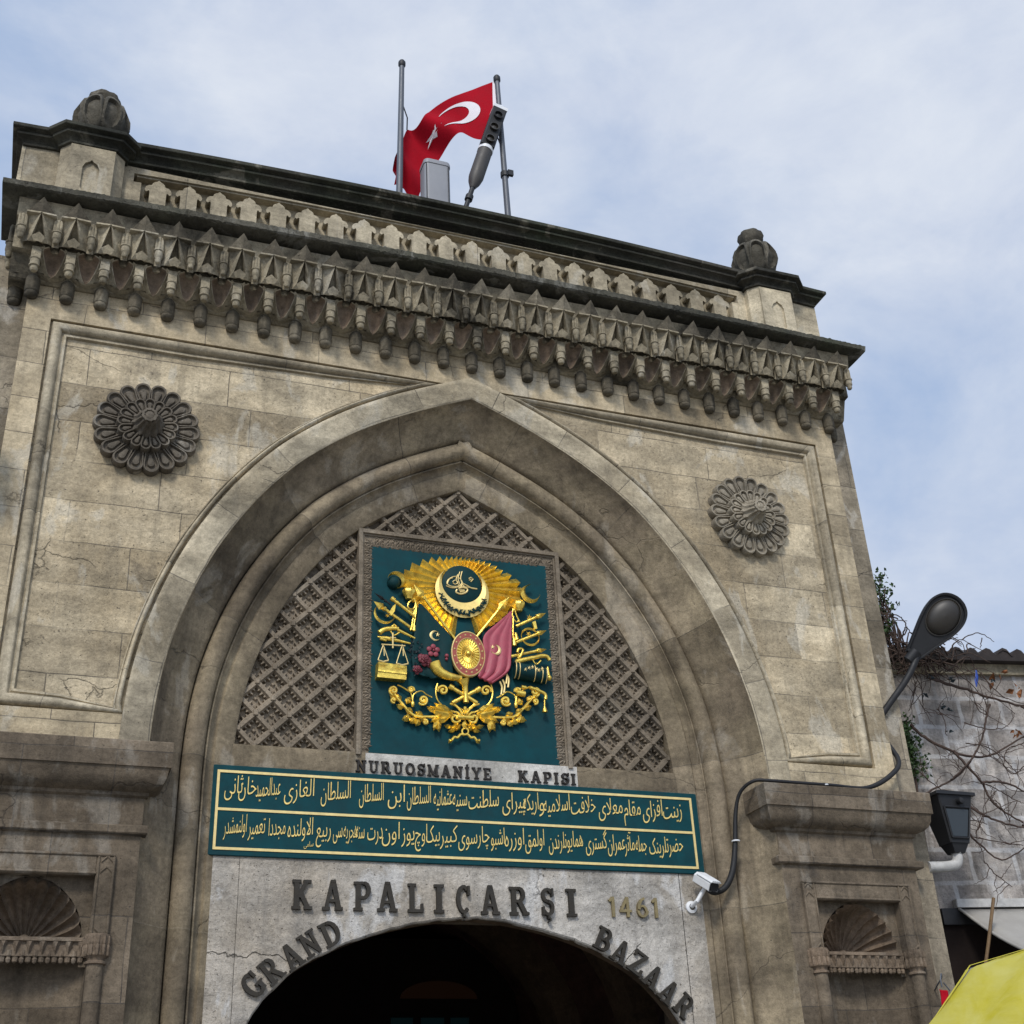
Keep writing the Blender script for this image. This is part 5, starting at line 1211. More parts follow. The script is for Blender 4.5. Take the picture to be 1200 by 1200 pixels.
for s in (1, -1):
    b = MB(); mx = lambda x: x if s > 0 else 1248-x
    my = (lambda x, y: y) if s > 0 else (lambda x, y: y-(x-624)*.02)
    S = lambda pts: [(mx(x), my(x, y)) for x, y in pts]
    rod(b, catmull(S([(600, 1010), (520, 1005), (440, 1010), (360, 1005), (320, 975), (280, 930), (240, 880)]), 5), 8, .038, 7)
    for x, y, an in ((330, 1010, 200), (345, 985, 150), (365, 1015, 220), (300, 960, 160), (280, 925, 120), (400, 1000, 160), (385, 1020, 240), (325, 1035, 100), (420, 1015, 190), (310, 940, 60), (255, 905, 140)):
        leaf(b, mx(x), my(x, y), an if s > 0 else 180-an, 46, 18)
    for x, y, an, l, w in ((570, 1010, 165, 130, 24), (560, 995, 150, 110, 20), (540, 1020, 190, 90, 18), (500, 1000, 215, 70, 16), (490, 1015, 245, 75, 17), (480, 1020, 275, 70, 16), (520, 985, 160, 85, 16), (470, 985, 150, 55, 13)): leaf(b, mx(x), my(x, y), an if s > 0 else 180-an, l*1.05, w*1.05, .055)
    for x, y, r, tn, a0, sg in ((575, 1018, 34, 1.4, -1.8, 1), (240, 868, 26, 1.5, 1.4, 1), (400, 920, 28, 1.4, 2.6, -1), (508, 868, 30, 1.3, 2.9, 1), (335, 865, 18, 1.2, .3, -1), (240, 920, 16, 1.0, 1.2, 1), (412, 1040, 15, 1.1, 4.0, 1)):
        spiral(b, mx(x), my(x, y), r, tn, a0 if s > 0 else math.pi-a0, sg*s)
    rod(b, catmull(S([(480, 830), (470, 870), (480, 920), (520, 960), (570, 985)]), 5), 4, .04, 6); rod(b, catmull(S([(345, 930), (350, 890), (390, 870), (420, 890), (450, 905)]), 5), 3.5, .04, 6)
    rod(b, catmull(S([(345, 930), (338, 890), (320, 850)]), 5), 3.5, .04, 6); rod(b, catmull(S([(320, 870), (290, 850), (262, 838)]), 4), 4, .04, 6); rod(b, catmull(S([(560, 930), (590, 960), (615, 975)]), 4), 5, .045, 6); rod(b, catmull(S([(615, 1000), (600, 975), (575, 950), (545, 940)]), 5), 6, .045, 7)
    b.ball(E3(mx(345), my(345, 940), .04), .024, 10, sc=(.8, .7, 1.3))
    for x, y, an in ((600, 1040, 210), (590, 1060, 190), (605, 1050, 235), (580, 1075, 200), (560, 1065, 170)): leaf(b, mx(x), my(x, y), an if s > 0 else 180-an, 45, 13)
    # ribbon tail
    rod(b, catmull(S([(624, 1108), (605, 1105), (588, 1122), (570, 1120), (555, 1138), (540, 1135)]), 4), 7, .04, 7); leaf(b, mx(560), my(560, 1132), 225 if s > 0 else -45, 30, 10)
    part('scroll_work', b, G, coa, smooth=45)
b = MB(); rod(b, [(582, 1014), (670, 1018)], 13, .05, 10); rod(b, [(626, 960), (626, 1000)], [10, 5], .05); leaf(b, 626, 1030, 270, 50, 16, .055); leaf(b, 626, 1000, 90, 45, 13, .055)
pts = [(628+17*math.cos(2*math.pi*k/16), 1090+17*math.sin(2*math.pi*k/16)) for k in range(17)]; rod(b, pts, 5, .045, 7); part('clasp', b, G, coa, smooth=45)
if coa.get('x'): pass
# ================================================================== ON THE ROOF
def pole(label, foot, tipp, collars):
    t = thing('flag_pole', label, 'flag pole', foot, 'flag poles on the parapet'); b = MB()
    f, q = Vector(foot), Vector(tipp); b.tube([f, f+(q-f)*.4, f+(q-f)*.97], [.040, .037, .032], 14); part('mast', b, M['steel'], t, smooth=50)
    b = MB(); b.tube([f+(q-f)*.965, f+(q-f)*.972, f+(q-f)*.992, q], [.036, .046, .046, .034], 14); part('mast_cap', b, M['darkgrey'], t, smooth=40)
    b = MB(); b.lathe([(.04, 0), (.11, .0), (.11, .02), (.055, .03), (.05, .10), (.04, .105)], foot, 16); part('foot_plate', b, M['steel'], t)
    for c in collars:
        k = f+(q-f)*c; b = MB(); b.tube([k-(q-f)*.012, k+(q-f)*.012], .052, 12); b.box(k.x+.03, k.x+.10, k.y-.05, k.y-.01, k.z-.02, k.z+.06); part('clamp', b, M['darkgrey'], t)
    return t
pole('bare grey flag pole, left of the two on the parapet', (-.573, .70, 11.55), (-.521, .70, 14.31), [])
pole('grey flag pole on the parapet from whose top the flag flies', (.808, .70, 11.55), (.748, .70, 14.46), [.42])
# the flag: hoist at the right pole, blown to the left and drooping
TOP = [(.745, 14.40), (.52, 14.305), (.255, 14.09), (-.035, 13.775), (-.20, 13.545), (-.30, 13.36), (-.405, 13.36), (-.49, 13.06), (-.60, 12.72)]
BOT = [(.722, 13.40), (.517, 13.377), (.30, 13.385), (.15, 13.286), (.03, 13.06), (-.08, 12.83), (-.21, 12.50), (-.33, 12.18), (-.575, 12.40)]
TC, BC = catmull(TOP, 10), catmull(BOT, 10)
def flag_pt(u, v, lift=0):
    k = u*(len(TC)-1); i = min(int(k), len(TC)-2); t = k-i
    tx, tz = TC[i][0]+(TC[i+1][0]-TC[i][0])*t, TC[i][1]+(TC[i+1][1]-TC[i][1])*t
    bx, bz = BC[i][0]+(BC[i+1][0]-BC[i][0])*t, BC[i][1]+(BC[i+1][1]-BC[i][1])*t
    g = min(1, u*4)
    y = .715+.10*g+.085*g*math.sin(u*9.5+v*1.6+.4)+.035*g*math.sin(u*19+v*5)+.055*u*u*math.sin(u*31+v*7)+.16*u*v
    return Vector((tx+(bx-tx)*v, y-lift, tz+(bz-tz)*v))
fl = thing('flag', 'red flag with white crescent and star blown to the left, its fly end drooping', 'flag', (.75, .70, 13.4))
b = MB(); b.grid([[flag_pt(i/90, j/44) for j in range(45)] for i in range(91)]); part('cloth', b, M['flag_red'], fl, smooth=180)
b = MB(); b.grid([[flag_pt(.035*i/3, j/30, s) for j in range(31)] for i in range(4) for s in (.006,)]); part('hoist_band', b, M['flag_white'], fl, smooth=180)
b = MB()                                                   # the emblem follows the cloth
def onflag(cx, cy, r, a, lift=.007): return flag_pt(cx+r*math.cos(a)/1.5, cy+r*math.sin(a), lift)
cu, cv, n = .285, .46, 60
for side in (.007, -.007):
    P = []
    for k in range(n+1):
        a = R(38+284*k/n); x, z = .25*math.cos(a), .25*math.sin(a)
        dx = .0625; ang2 = math.atan2(z, x+0); 
        # inner disc r=.2 centred dx towards the fly: ray from its centre
        th = R(53+254*k/n); xi, zi = dx+.2*math.cos(th), .2*math.sin(th)
        P.append([flag_pt(cu+(x+(xi-x)*q/4)/1.5, cv+(z+(zi-z)*q/4), side) for q in range(5)])
    b.grid(P)
    st = (.505, .50); pts = [flag_pt(st[0]+(.125 if k % 2 == 0 else .048)*math.cos(math.pi+math.pi*k/5)/1.5, st[1]+(.125 if k % 2 == 0 else .048)*math.sin(math.pi+math.pi*k/5), side) for k in range(10)]
    c0 = flag_pt(st[0], st[1], side)
    for k in range(10): b.face([c0, pts[k], pts[(k+1) % 10]])
part('crescent_and_star', b, M['flag_white'], fl, smooth=180)
b = MB(); b.tube([flag_pt(0, 1), (.775, .70, 13.15), (.785, .70, 12.75)], .008, 6); b.tube([flag_pt(.75, 0), (-.44, .76, 13.42), (-.50, .72, 13.55)], .008, 6); part('halyard', b, M['black'], fl)
# metal cabinet
t = thing('metal_cabinet', 'pale grey rounded metal box standing on the parapet in front of the flag', 'metal box', (-.145, .62, 11.50))
b = MB(); pl = []
for cx, cy, a0 in ((-.05, .62, 180), (-.24, .62, 0),): pass
def rrect(x0, x1, y0, y1, r, n=6):
    o = []
    for cx, cy, a0 in ((x1-r, y1-r, 0), (x0+r, y1-r, 90), (x0+r, y0+r, 180), (x1-r, y0+r, 270)):
        for k in range(n+1): a = R(a0+90*k/n); o.append((cx+r*math.cos(a), cy+r*math.sin(a)))
    return o
rb_ = rrect(-.305, .015, .50, .74, .055)
def stack(b, outline, zs, c):
    P = [[(c[0]+(x-c[0])*s, c[1]+(y-c[1])*s, z) for x, y in outline] for z, s in zs]; b.grid(P, closed_v=True); b.face(P[-1]); b.face(P[0])
stack(b, rb_, [(11.50, 1), (12.49, 1), (12.52, .985)], (-.145, .62)); part('body', b, M['cabinet'], t, smooth=40)
b = MB(); stack(b, rrect(-.312, .022, .493, .747, .06), [(12.505, 1), (12.545, 1), (12.565, .97)], (-.145, .62)); part('lid', b, M['cabinet'], t, smooth=40)
b = MB(); b.box(-.29, -.282, .492, .50, 11.52, 12.49); b.box(-.02, -.012, .492, .50, 11.52, 12.49); part('seam', b, M['darkgrey'], t)
# tubular signal device on a leaning stem
t = thing('signal_lamp', 'dark tubular device with a square lensed head on a stem leaning right', 'signal lamp', (.05, .62, 11.402))
a_, z_ = Vector((.05, .62, 11.402)), Vector((.735, .62, 13.80)); ax = (z_-a_).normalized()
pt = lambda k: a_+(z_-a_)*k
b = MB(); b.tube([pt(0), pt(.40)], .030, 12); b.tube([pt(.315), pt(.345)], .048, 12); part('stem', b, M['darkgrey'], t, smooth=40)
b = MB(); b.tube([pt(.40), pt(.44), pt(.475), pt(.69)], [.034, .075, .092, .092], 20); part('barrel', b, M['taupe'], t, smooth=40)
b = MB(); b.tube([pt(.665), pt(.685)], .097, 20); part('band', b, M['white_paint'], t, smooth=40)
sx_ = ax.cross(Vector((0, 1, 0))).normalized(); sy_ = ax.cross(sx_).normalized()
if sy_.y > 0: sy_ = -sy_
def obox(b, k0, k1, hw, d0, d1, taper=1.0):
    P = []
    for k, q in ((k0, 1), (k1, taper)):
        c = pt(k); P.append([c+sx_*(-hw*q)+sy_*d0, c+sx_*(hw*q)+sy_*d0, c+sx_*(hw*q)+sy_*d1, c+sx_*(-hw*q)+sy_*d1])
    b.grid(P, closed_v=True); b.face(P[0]); b.face(P[1])
b = MB(); obox(b, .685, .965, .090, -.09, .085); part('head', b, M['black'], t, bevel=.015)
b = MB(); obox(b, .965, .985, .092, -.092, .088); b.tube([pt(.98)-sy_*0, pt(.995), pt(1.005)], [.09, .075, .03], 16); part('head_cap', b, M['white_paint'], t, smooth=40)
for k in (.725, .815, .905):
    b = MB(); c = pt(k)+sy_*.086; ring = []
    P = [[c+sx_*r*math.cos(q)+ax*r*math.sin(q)+sy_*d for r, d in ((.058, 0), (.058, .035), (.050, .035), (.046, .004), (.02, .012), (.001, .014))] for q in [2*math.pi*i/20 for i in range(20)]]
    b.grid(P, closed_u=True); part('lens', b, M['lens'] if k != .905 else M['black'], t, smooth=40)

# ================================================================== CABLE, CAMERA, STREET LAMP
b = MB()
cpts = [(2.215, .30, 4.11), (2.27, .26, 4.05), (2.36, .20, 4.08), (2.44, .17, 4.22), (2.495, .16, 4.45), (2.535, .13, 4.78), (2.575, .06, 4.95), (2.66, -.06, 5.02), (2.80, -.12, 5.012), (3.15, -.125, 5.008), (3.48, -.13, 5.005), (3.68, -.125, 4.998), (3.84, -.13, 5.00), (4.00, -.125, 5.05), (4.16, -.12, 5.14), (4.30, -.09, 5.25), (4.365, -.03, 5.36), (4.385, .05, 5.47), (4.375, .125, 5.60)]
cc = catmull(cpts, 6); n = len(cc)
b.tube(cc, [.029-.012*min(1, max(0, (i/n-.18)/.12))+.008*min(1, max(0, (i/n-.62)/.1)) for i in range(n)], 10)
part('black_cable', b, M['black'], None, smooth=60); tag(bpy.data.objects['black_cable'], 'thick black cable sagging from the wall corner over the right pilaster cornice to the camera', 'cable')
b = MB()
for c, r in (((2.505, .150, 4.50), .040), ((3.40, -.13, 5.005), .024)): b.tube([(c[0], c[1], c[2]-.006), (c[0], c[1], c[2]+.006)], r, 12)
o = part('cable_tie', b, M['white_paint'], bpy.data.objects['black_cable'])
t = thing('security_camera', 'white bullet security camera on a bracket at the right end of the teal board', 'security camera', (2.10, .43, 3.93))
fdir = Vector((.16, -.80, -.52)).normalized(); side = fdir.cross(Vector((0, 0, 1))).normalized(); upv = side.cross(fdir)
C0 = Vector((2.20, .25, 4.13))
def fbox(b, c, l0, l1, hw, h0, h1, ch=.0):
    sec = [(-hw, h0), (hw, h0), (hw, h1-ch), (hw-ch, h1), (-hw+ch, h1), (-hw, h1-ch)]
    P = [[c+fdir*l+side*x+upv*z for x, z in sec] for l in (l0, l1)]; b.grid(P, closed_v=True); b.face(P[0]); b.face(P[1])
b = MB(); fbox(b, C0, -.13, .115, .054, -.040, .054, .026); part('housing', b, M['white_paint'], t, bevel=.006)
b = MB(); fbox(b, C0, -.10, .135, .058, .045, .062, .016); part('sun_shield', b, M['white_paint'], t)
b = MB(); fbox(b, C0, .115, .120, .048, -.036, .046, .022); P = [[C0+fdir*d+side*r*math.cos(q)+upv*(r*math.sin(q)+.004) for r, d in ((.045, .118), (.045, .128), (.028, .124), (.001, .122))] for q in [2*math.pi*i/18 for i in range(18)]]; b.grid(P, closed_u=True); part('lens', b, M['black'], t, smooth=40)
b = MB(); b.tube([C0-upv*.045, C0-upv*.10-fdir*.02, Vector((2.13, .33, 3.98)), Vector((2.115, .42, 3.95))], [.020, .022, .020, .020], 10); b.lathe([(.055, 0), (.055, -.02), (.03, -.03)], (2.115, .44, 3.945), 16, 'y'); part('bracket', b, M['white_paint'], t, smooth=40)
# street lamp
t = thing('street_lamp', 'dark cobra head street lamp leaning out from the right edge of the gate', 'street lamp', (4.38, .14, 5.84))
b = MB(); b.tube(catmull([(4.36, .148, 5.83), (4.52, .10, 6.02), (4.72, .05, 6.25), (4.85, .01, 6.45), (4.90, 0, 6.56)], 4), [.034]*17, 12); part('arm', b, M['black'], t, smooth=50)
B0, T0 = Vector((4.85, .02, 6.53)), Vector((5.30, -.36, 7.09)); A_ = (T0-B0); Ln = A_.length; A_.normalize()
mid = (B0+T0)/2; nd = (Vector((-3.65, -10.3, -1.5))-mid); nd = (nd-A_*nd.dot(A_)).normalized(); wd_ = A_.cross(nd).normalized()
WT = [(0, .080), (.08, .098), (.2, .126), (.35, .162), (.5, .195), (.64, .216), (.76, .215), (.86, .190), (.93, .148), (.98, .085), (1.0, .02)]
def outline(sc_=1.0, sh=.0, n=3):
    c = catmull(WT, n); L = [(t_, w_) for t_, w_ in c]; mt_ = .55
    pts = [(t_, w_) for t_, w_ in L]+[(t_, -w_) for t_, w_ in reversed(L)]
    return [B0+A_*((mt_+(t_-mt_)*sc_)*Ln)+wd_*(w_*sc_)-nd*sh for t_, w_ in pts]
b = MB(); P = [outline(.90, -.004), outline(.93, -.012), outline(.985, -.012), outline(1.0, .0), outline(1.0, .05), outline(.97, .10), outline(.86, .16), outline(.62, .20), outline(.25, .215)]
b.grid(P, closed_v=True); b.face(P[-1]); part('housing', b, M['darkgrey'], t, smooth=40)
b = MB(); P = [outline(.905, -.003), outline(.89, .012)]; b.grid(P, closed_v=True); b.face(P[-1]); part('underside', b, M['darkgrey'], t)
b = MB(); cL = B0+A_*(.66*Ln)
P = [[cL+A_*r*.225*math.cos(q)+wd_*r*.168*math.sin(q)+nd*(h-.012) for r, h in ((1.0, 0), (1.0, .012), (.95, .012), (.93, .004), (.85, .030), (.65, .056), (.35, .072), (.001, .076))] for q in [2*math.pi*i/36 for i in range(36)]]
b.grid(P, closed_u=True); part('glass_bowl', b, M['lens'], t, smooth=60)
b = MB(); b.tube([B0-A_*.07, B0+A_*.06], .062, 16); part('spigot', b, M['darkgrey'], t, smooth=40)
# wall lantern
t = thing('wall_lantern', 'dark tapered wall lantern beside the right pilaster cornice', 'wall lantern', (4.86, .1, 4.40))
c = Vector((4.96, .12, 0)); tilt = .0
def trap(b, z0, z1, h0, h1, d0, d1): 
    P = [[(c.x+sx*h, c.y+sy*d, z) for sx, sy in ((-1, -1), (1, -1), (1, 1), (-1, 1))] for z, h, d in ((z0, h0, d0), (z1, h1, d1))]; b.grid(P, closed_v=True); b.face(P[0]); b.face(P[1])
b = MB(); trap(b, 4.56, 5.02, .115, .205, .10, .16); part('casing', b, M['darkgrey'], t, bevel=.012)
b = MB(); trap(b, 5.02, 5.05, .235, .235, .185, .185); trap(b, 5.05, 5.075, .215, .17, .17, .12); part('lid', b, M['darkgrey'], t, bevel=.006)
b = MB(); P = [(c.x-.085, c.y-.114, 4.62), (c.x+.085, c.y-.114, 4.62), (c.x+.135, c.y-.150, 4.88), (c.x-.135, c.y-.150, 4.88)]; b.face(P); part('pane', b, M['pane'], t)
b = MB(); P = [(-.10, 4.605, -.118), (.10, 4.605, -.118), (.155, 4.90, -.158), (-.155, 4.90, -.158)]
for i in range(4): b.tube([(c.x+P[i][0], c.y+P[i][2]+.004, P[i][1]), (c.x+P[(i+1) % 4][0], c.y+P[(i+1) % 4][2]+.004, P[(i+1) % 4][1])], .010, 6)
part('pane_frame', b, M['darkgrey'], t)
b = MB(); b.lathe([(.001, -.06), (.028, -.055), (.034, -.035), (.030, 0)], (c.x+.03, c.y-.155, 4.955), 16, 'y'); b.ball((c.x+.075, c.y-.17, 4.955), .015, 8); part('knob', b, M['black'], t, smooth=40)
b = MB(); trap(b, 4.47, 4.56, .06, .10, .06, .09); part('neck', b, M['darkgrey'], t)
b = MB(); b.tube(catmull([(4.96, .12, 4.50), (4.96, .12, 4.42), (4.93, .13, 4.37), (4.84, .15, 4.35), (4.62, .16, 4.34)], 5), .052, 14); b.tube([(4.96, .12, 4.47), (4.96, .12, 4.50)], .062, 14); part('bracket_pipe', b, M['pipe'], t, smooth=50)
# sign edge at the far left
t = thing('hanging_sign', 'white rounded sign edge cut by the left border of the gate', 'sign', (-4.42, -.3, 7.4))
b = MB(); P = [[(x, -.42+(.06 if k else 0), z) for x, z in rrect(-5.2, -4.385, 7.25, 7.93, .16)] for k in (0, 1)]; b.grid(P, closed_v=True); b.face(P[0]); b.face(P[1]); part('board', b, M['white_paint'], t)
b = MB(); b.box(-4.62, -4.58, -.36, .16, 7.80, 7.84); part('bracket', b, M['darkgrey'], t)

# ================================================================== NEIGHBOUR ON THE RIGHT
th = R(10); E_, Nn, O_ = Vector((math.cos(th), -math.sin(th), 0)), Vector((-math.sin(th), -math.cos(th), 0)), Vector((4.6, .8, 0))
def W(s, d, z): return O_+E_*s+Nn*d+Vector((0, 0, z))
def wbox(b, s0, s1, d0, d1, z0, z1, mi=0):
    P = [[W(s, d, z) for s, d in ((s0, d1), (s1, d1), (s1, d0), (s0, d0))] for z in (z0, z1)]; b.grid(P, closed_v=True, mi=mi); b.face(P[0], mi=mi); b.face(P[1], mi=mi)
bld = thing('block_building', 'low grey block walled building with a tiled eave right of the gate', 'building', W(3, 0, 0))
b = MB()
S0, S1 = -.6, 9.0
b.face([W(S0, 0, 4.06), W(S1, 0, 4.06), W(S1, 0, 6.62), W(S0, 0, 6.62)], uv=[(S0, 4.06), (S1, 4.06), (S1, 6.62), (S0, 6.62)])
part('wall', b, M['blockwall'], bld)
b = MB(); wbox(b, S0, S1, -3.5, -.02, 0, 6.60); wbox(b, S0, S1, -.02, .004, 0, 4.06); part('lower_front', b, M['dark'], bld)  # solid dark face painted as the shade of the open shop
b = MB(); wbox(b, S0, S1, -.1, .055, 6.615, 6.735); part('eave_band', b, M['cornice'], bld)
rf = MB(); P = []; NT = 200
for i in range(NT+1):
    s = S0+(S1-S0)*i/NT; ph = (s/.19) % 1; zz = .085*abs(math.sin(math.pi*ph))**.75; jj = math.sin(int(s/.19)*2.3)*.012
    P.append([W(s, .17+jj, 6.770+zz), W(s, .17+jj, 6.788+zz*1.15), W(s, -.5, 6.86+zz*1.1), W(s, -2.5, 7.25+zz*1.1)])
rf.grid(P)
P = [[W(S0+(S1-S0)*i/NT, .165, 6.735), W(S0+(S1-S0)*i/NT, .17, 6.772+.085*abs(math.sin(math.pi*(((S0+(S1-S0)*i/NT)/.19) % 1)))**.75)] for i in range(NT+1)]; rf.grid(P)
wbox(rf, S0, S1, -2.5, .165, 6.735, 6.765); part('tiled_roof', rf, M['tile'], bld, smooth=40)
# awning
aw = thing('awning', 'pale grey canvas awning sloping from under a white rail on the block wall', 'awning', W(2, 0, 4.05))
b = MB(); wbox(b, .66, S1, 0, .085, 4.062, 4.145); part('rail', b, M['pipe'], aw, bevel=.008)
b = MB(); wbox(b, .50, S1, .004, .05, 3.90, 4.06); part('valance_box', b, M['black'], aw)
b = MB(); P = []
for i in range(41):
    s = .69+(S1-.69)*i/40; row = []
    for j in range(13):
        q = j/12; sag = -.05*math.sin(math.pi*q)-.012*math.sin(s*7)*math.sin(math.pi*q); row.append(W(s+.11*q, .055+.95*q, 4.05-.60*q**1.05+sag))
    P.append(row)
b.grid(P); o = part('canvas', b, M['tarp'], aw, smooth=180); sd = o.modifiers.new('thickness', 'SOLIDIFY'); sd.thickness = .012
b = MB(); b.tube([W(.69+.11*j/12, .055+.95*j/12, 4.052-.60*(j/12)**1.05-.05*math.sin(math.pi*j/12)) for j in range(13)], .016, 8); part('hem', b, M['tarp'], aw, smooth=60)
b = MB(); b.tube([W(.82, .52, 4.06), W(.66, .52, 3.63), W(.50, .50, 3.2), W(.30, .5, 2.6)], .017, 8); part('prop_rod', b, M['wood'], aw)
# ------------------------------------------------ creeper on the block wall
VINES = [[(0.47, 0.22, 5.943), (0.611, 0.22, 5.806), (0.88, 0.22, 5.658), (1.129, 0.22, 5.598), (1.391, 0.22, 5.639), (1.775, 0.22, 5.834)], [(0.763, 0.26, 6.479), (0.951, 0.26, 6.417), (1.203, 0.26, 6.344), (1.453, 0.26, 6.256), (1.836, 0.26, 6.159)], [(1.409, 0.3, 6.162), (1.33, 0.3, 6.006), (1.196, 0.3, 5.723), (0.95, 0.3, 5.459), (0.764, 0.3, 5.322)], [(0.778, 0.24, 6.755), (0.98, 0.24, 6.626), (1.24, 0.24, 6.458), (1.373, 0.24, 6.276), (1.413, 0.24, 6.158)], [(1.402, 0.28, 6.539), (1.528, 0.28, 6.33), (1.655, 0.28, 6.24), (1.829, 0.28, 6.177)], [(0.572, 0.22, 6.758), (0.636, 0.22, 6.545), (0.69, 0.22, 6.361), (0.659, 0.22, 6.152)], [(0.618, 0.26, 6.423), (0.552, 0.26, 6.239), (0.467, 0.26, 6.082)], [(0.78, 0.3, 6.099), (0.824, 0.3, 5.997), (0.818, 0.3, 5.794)], [(1.276, 0.24, 6.208), (1.295, 0.24, 6.117), (1.377, 0.24, 6.067)], [(0.204, 0.28, 5.104), (0.35, 0.28, 5.125), (0.574, 0.28, 5.234), (0.831, 0.28, 5.346), (1.052, 0.28, 5.542), (1.134, 0.28, 5.641)], [(0.47, 0.22, 5.416), (0.626, 0.22, 5.266), (0.749, 0.22, 5.171)], [(0.88, 0.26, 5.645), (0.992, 0.26, 5.492), (1.126, 0.26, 5.313), (1.193, 0.26, 5.108), (1.335, 0.26, 4.973), (1.505, 0.26, 4.879)], [(1.1, 0.3, 5.294), (1.307, 0.3, 5.302), (1.459, 0.3, 5.262), (1.564, 0.3, 5.194)], [(0.882, 0.24, 5.098), (1.056, 0.24, 4.977), (1.265, 0.24, 4.884), (1.504, 0.24, 4.83)], [(0.758, 0.28, 4.899), (0.901, 0.28, 4.899), (1.064, 0.28, 4.859)], [(0.815, 0.22, 4.888), (0.899, 0.22, 4.755), (0.988, 0.22, 4.65), (1.182, 0.22, 4.505), (1.462, 0.22, 4.623)], [(0.901, 0.26, 4.732), (1.121, 0.26, 4.692), (1.443, 0.26, 4.639)], [(0.932, 0.3, 4.474), (1.039, 0.3, 4.332), (1.18, 0.3, 4.216)], [(1.209, 0.24, 5.127), (1.276, 0.24, 5.046), (1.356, 0.24, 4.897)], [(0.927, 0.28, 4.766), (1.058, 0.28, 4.953), (1.187, 0.28, 5.007), (1.459, 0.28, 5.103)], [(1.687, 0.22, 5.497), (1.541, 0.22, 5.411), (1.435, 0.22, 5.523), (1.363, 0.22, 5.593)], [(1.178, 0.26, 5.285), (1.334, 0.26, 5.204), (1.46, 0.26, 5.122), (1.557, 0.26, 5.082)], [(1.024, 0.3, 5.721), (1.24, 0.3, 5.686), (1.398, 0.3, 5.575), (1.499, 0.3, 5.451)], [(1.742, 0.24, 5.75), (1.521, 0.24, 5.671), (1.437, 0.24, 5.495)], [(1.076, 0.28, 5.957), (1.224, 0.28, 5.908), (1.432, 0.28, 5.886), (1.58, 0.28, 5.939), (1.694, 0.28, 6.071)],
         [(1.214, 0.1, 7.052), (1.328, 0.1, 7.0), (1.388, 0.1, 6.897), (1.354, 0.1, 6.691)], [(1.628, 0.1, 7.029), (1.577, 0.1, 6.903)], [(1.115, 0.1, 6.918), (1.096, 0.1, 6.821)]]
vn = thing('bare_creeper', 'tangled leafless creeper branches sprawling over the grey block wall', 'creeper', W(1.2, .2, 4.3))
b = MB(); rnd = random.Random(5)
def jit(p, a): return (p[0]+rnd.uniform(-a, a), p[1]+rnd.uniform(-a, a), p[2]+rnd.uniform(-a, a))
def branch(b, pts, r0, r1):
    c = catmull(pts, 6); c = [jit(p, .006) for p in c]; n = len(c); b.tube([W(*p) for p in c], [r0+(r1-r0)*i/n for i in range(n)], 6)
thick = {0: .017, 1: .019, 2: .012, 9: .014, 11: .015, 12: .014, 13: .015, 15: .012}
for i, l in enumerate(VINES):
    r = thick.get(i, .0065); branch(b, l, r, r*.55)
    c = catmull(l, 4)
    for k in range(5 if i < 25 else 0):                    # side twigs
        p = rnd.choice(c); an = rnd.uniform(0, 6.28); L = rnd.uniform(.12, .38); q = (p[0]+math.cos(an)*L*.5, p[1]+rnd.uniform(-.05, .08), p[2]+math.sin(an)*L*.5); an += rnd.uniform(-.7, .7)
        branch(b, [p, q, (q[0]+math.cos(an)*L*.5, q[1]+rnd.uniform(-.05, .05), q[2]+math.sin(an)*L*.5)], .0045, .002)
for l in ([(1.8, .26, 6.16), (2.6, .3, 5.9), (3.4, .25, 6.1)], [(1.775, .22, 5.83), (2.4, .25, 6.0), (3.1, .2, 5.8)], [(1.5, .24, 4.85), (2.2, .25, 4.8), (3, .2, 5.0)]): branch(b, l, .016, .008)
part('branches', b, M['bark'], vn, smooth=60)
tangle = MB()
for i in range(95):                                         # knot of stems at the corner, under and behind the lamp
    s = rnd.uniform(.30, 1.25); z = rnd.uniform(6.50, 6.92); an = rnd.uniform(.3, 2.6); L = rnd.uniform(.25, .65); d = rnd.uniform(.05, .42)
    branch(tangle, [(s, d, z), (s+math.cos(an)*L*.5+rnd.uniform(-.08, .08), d+rnd.uniform(-.1, .1), z+math.sin(an)*L*.35), (s+math.cos(an)*L, d+rnd.uniform(-.15, .1), z+math.sin(an)*L*rnd.uniform(.2, .7)-.1)], rnd.uniform(.005, .013), .003)
for i in range(26):
    s = rnd.uniform(.35, .60); z = 6.7+rnd.uniform(0, .15); branch(tangle, [(s, .2, z), (s-.05+rnd.uniform(-.08, .08), .25, z+.3), (s-.16+rnd.uniform(-.10, .10), .25, z+.52+rnd.uniform(0, .25))], .008, .003)
for i in range(10):
    a0 = rnd.uniform(0, 6); branch(tangle, [(.52+.14*math.cos(a0+q*.7), .2+.02*q, 7.08+.13*math.sin(a0+q*.7)) for q in range(6)], .008, .005) if i < 2 else branch(tangle, [(.4+.1*i, .3, 6.62), (.42+.11*i, .34, 6.42), (.38+.12*i+rnd.uniform(-.1, .1), .30, 6.1+rnd.uniform(-.1, .2))], .005, .002)
part('stem_tangle', tangle, M['bark'], vn, smooth=60)
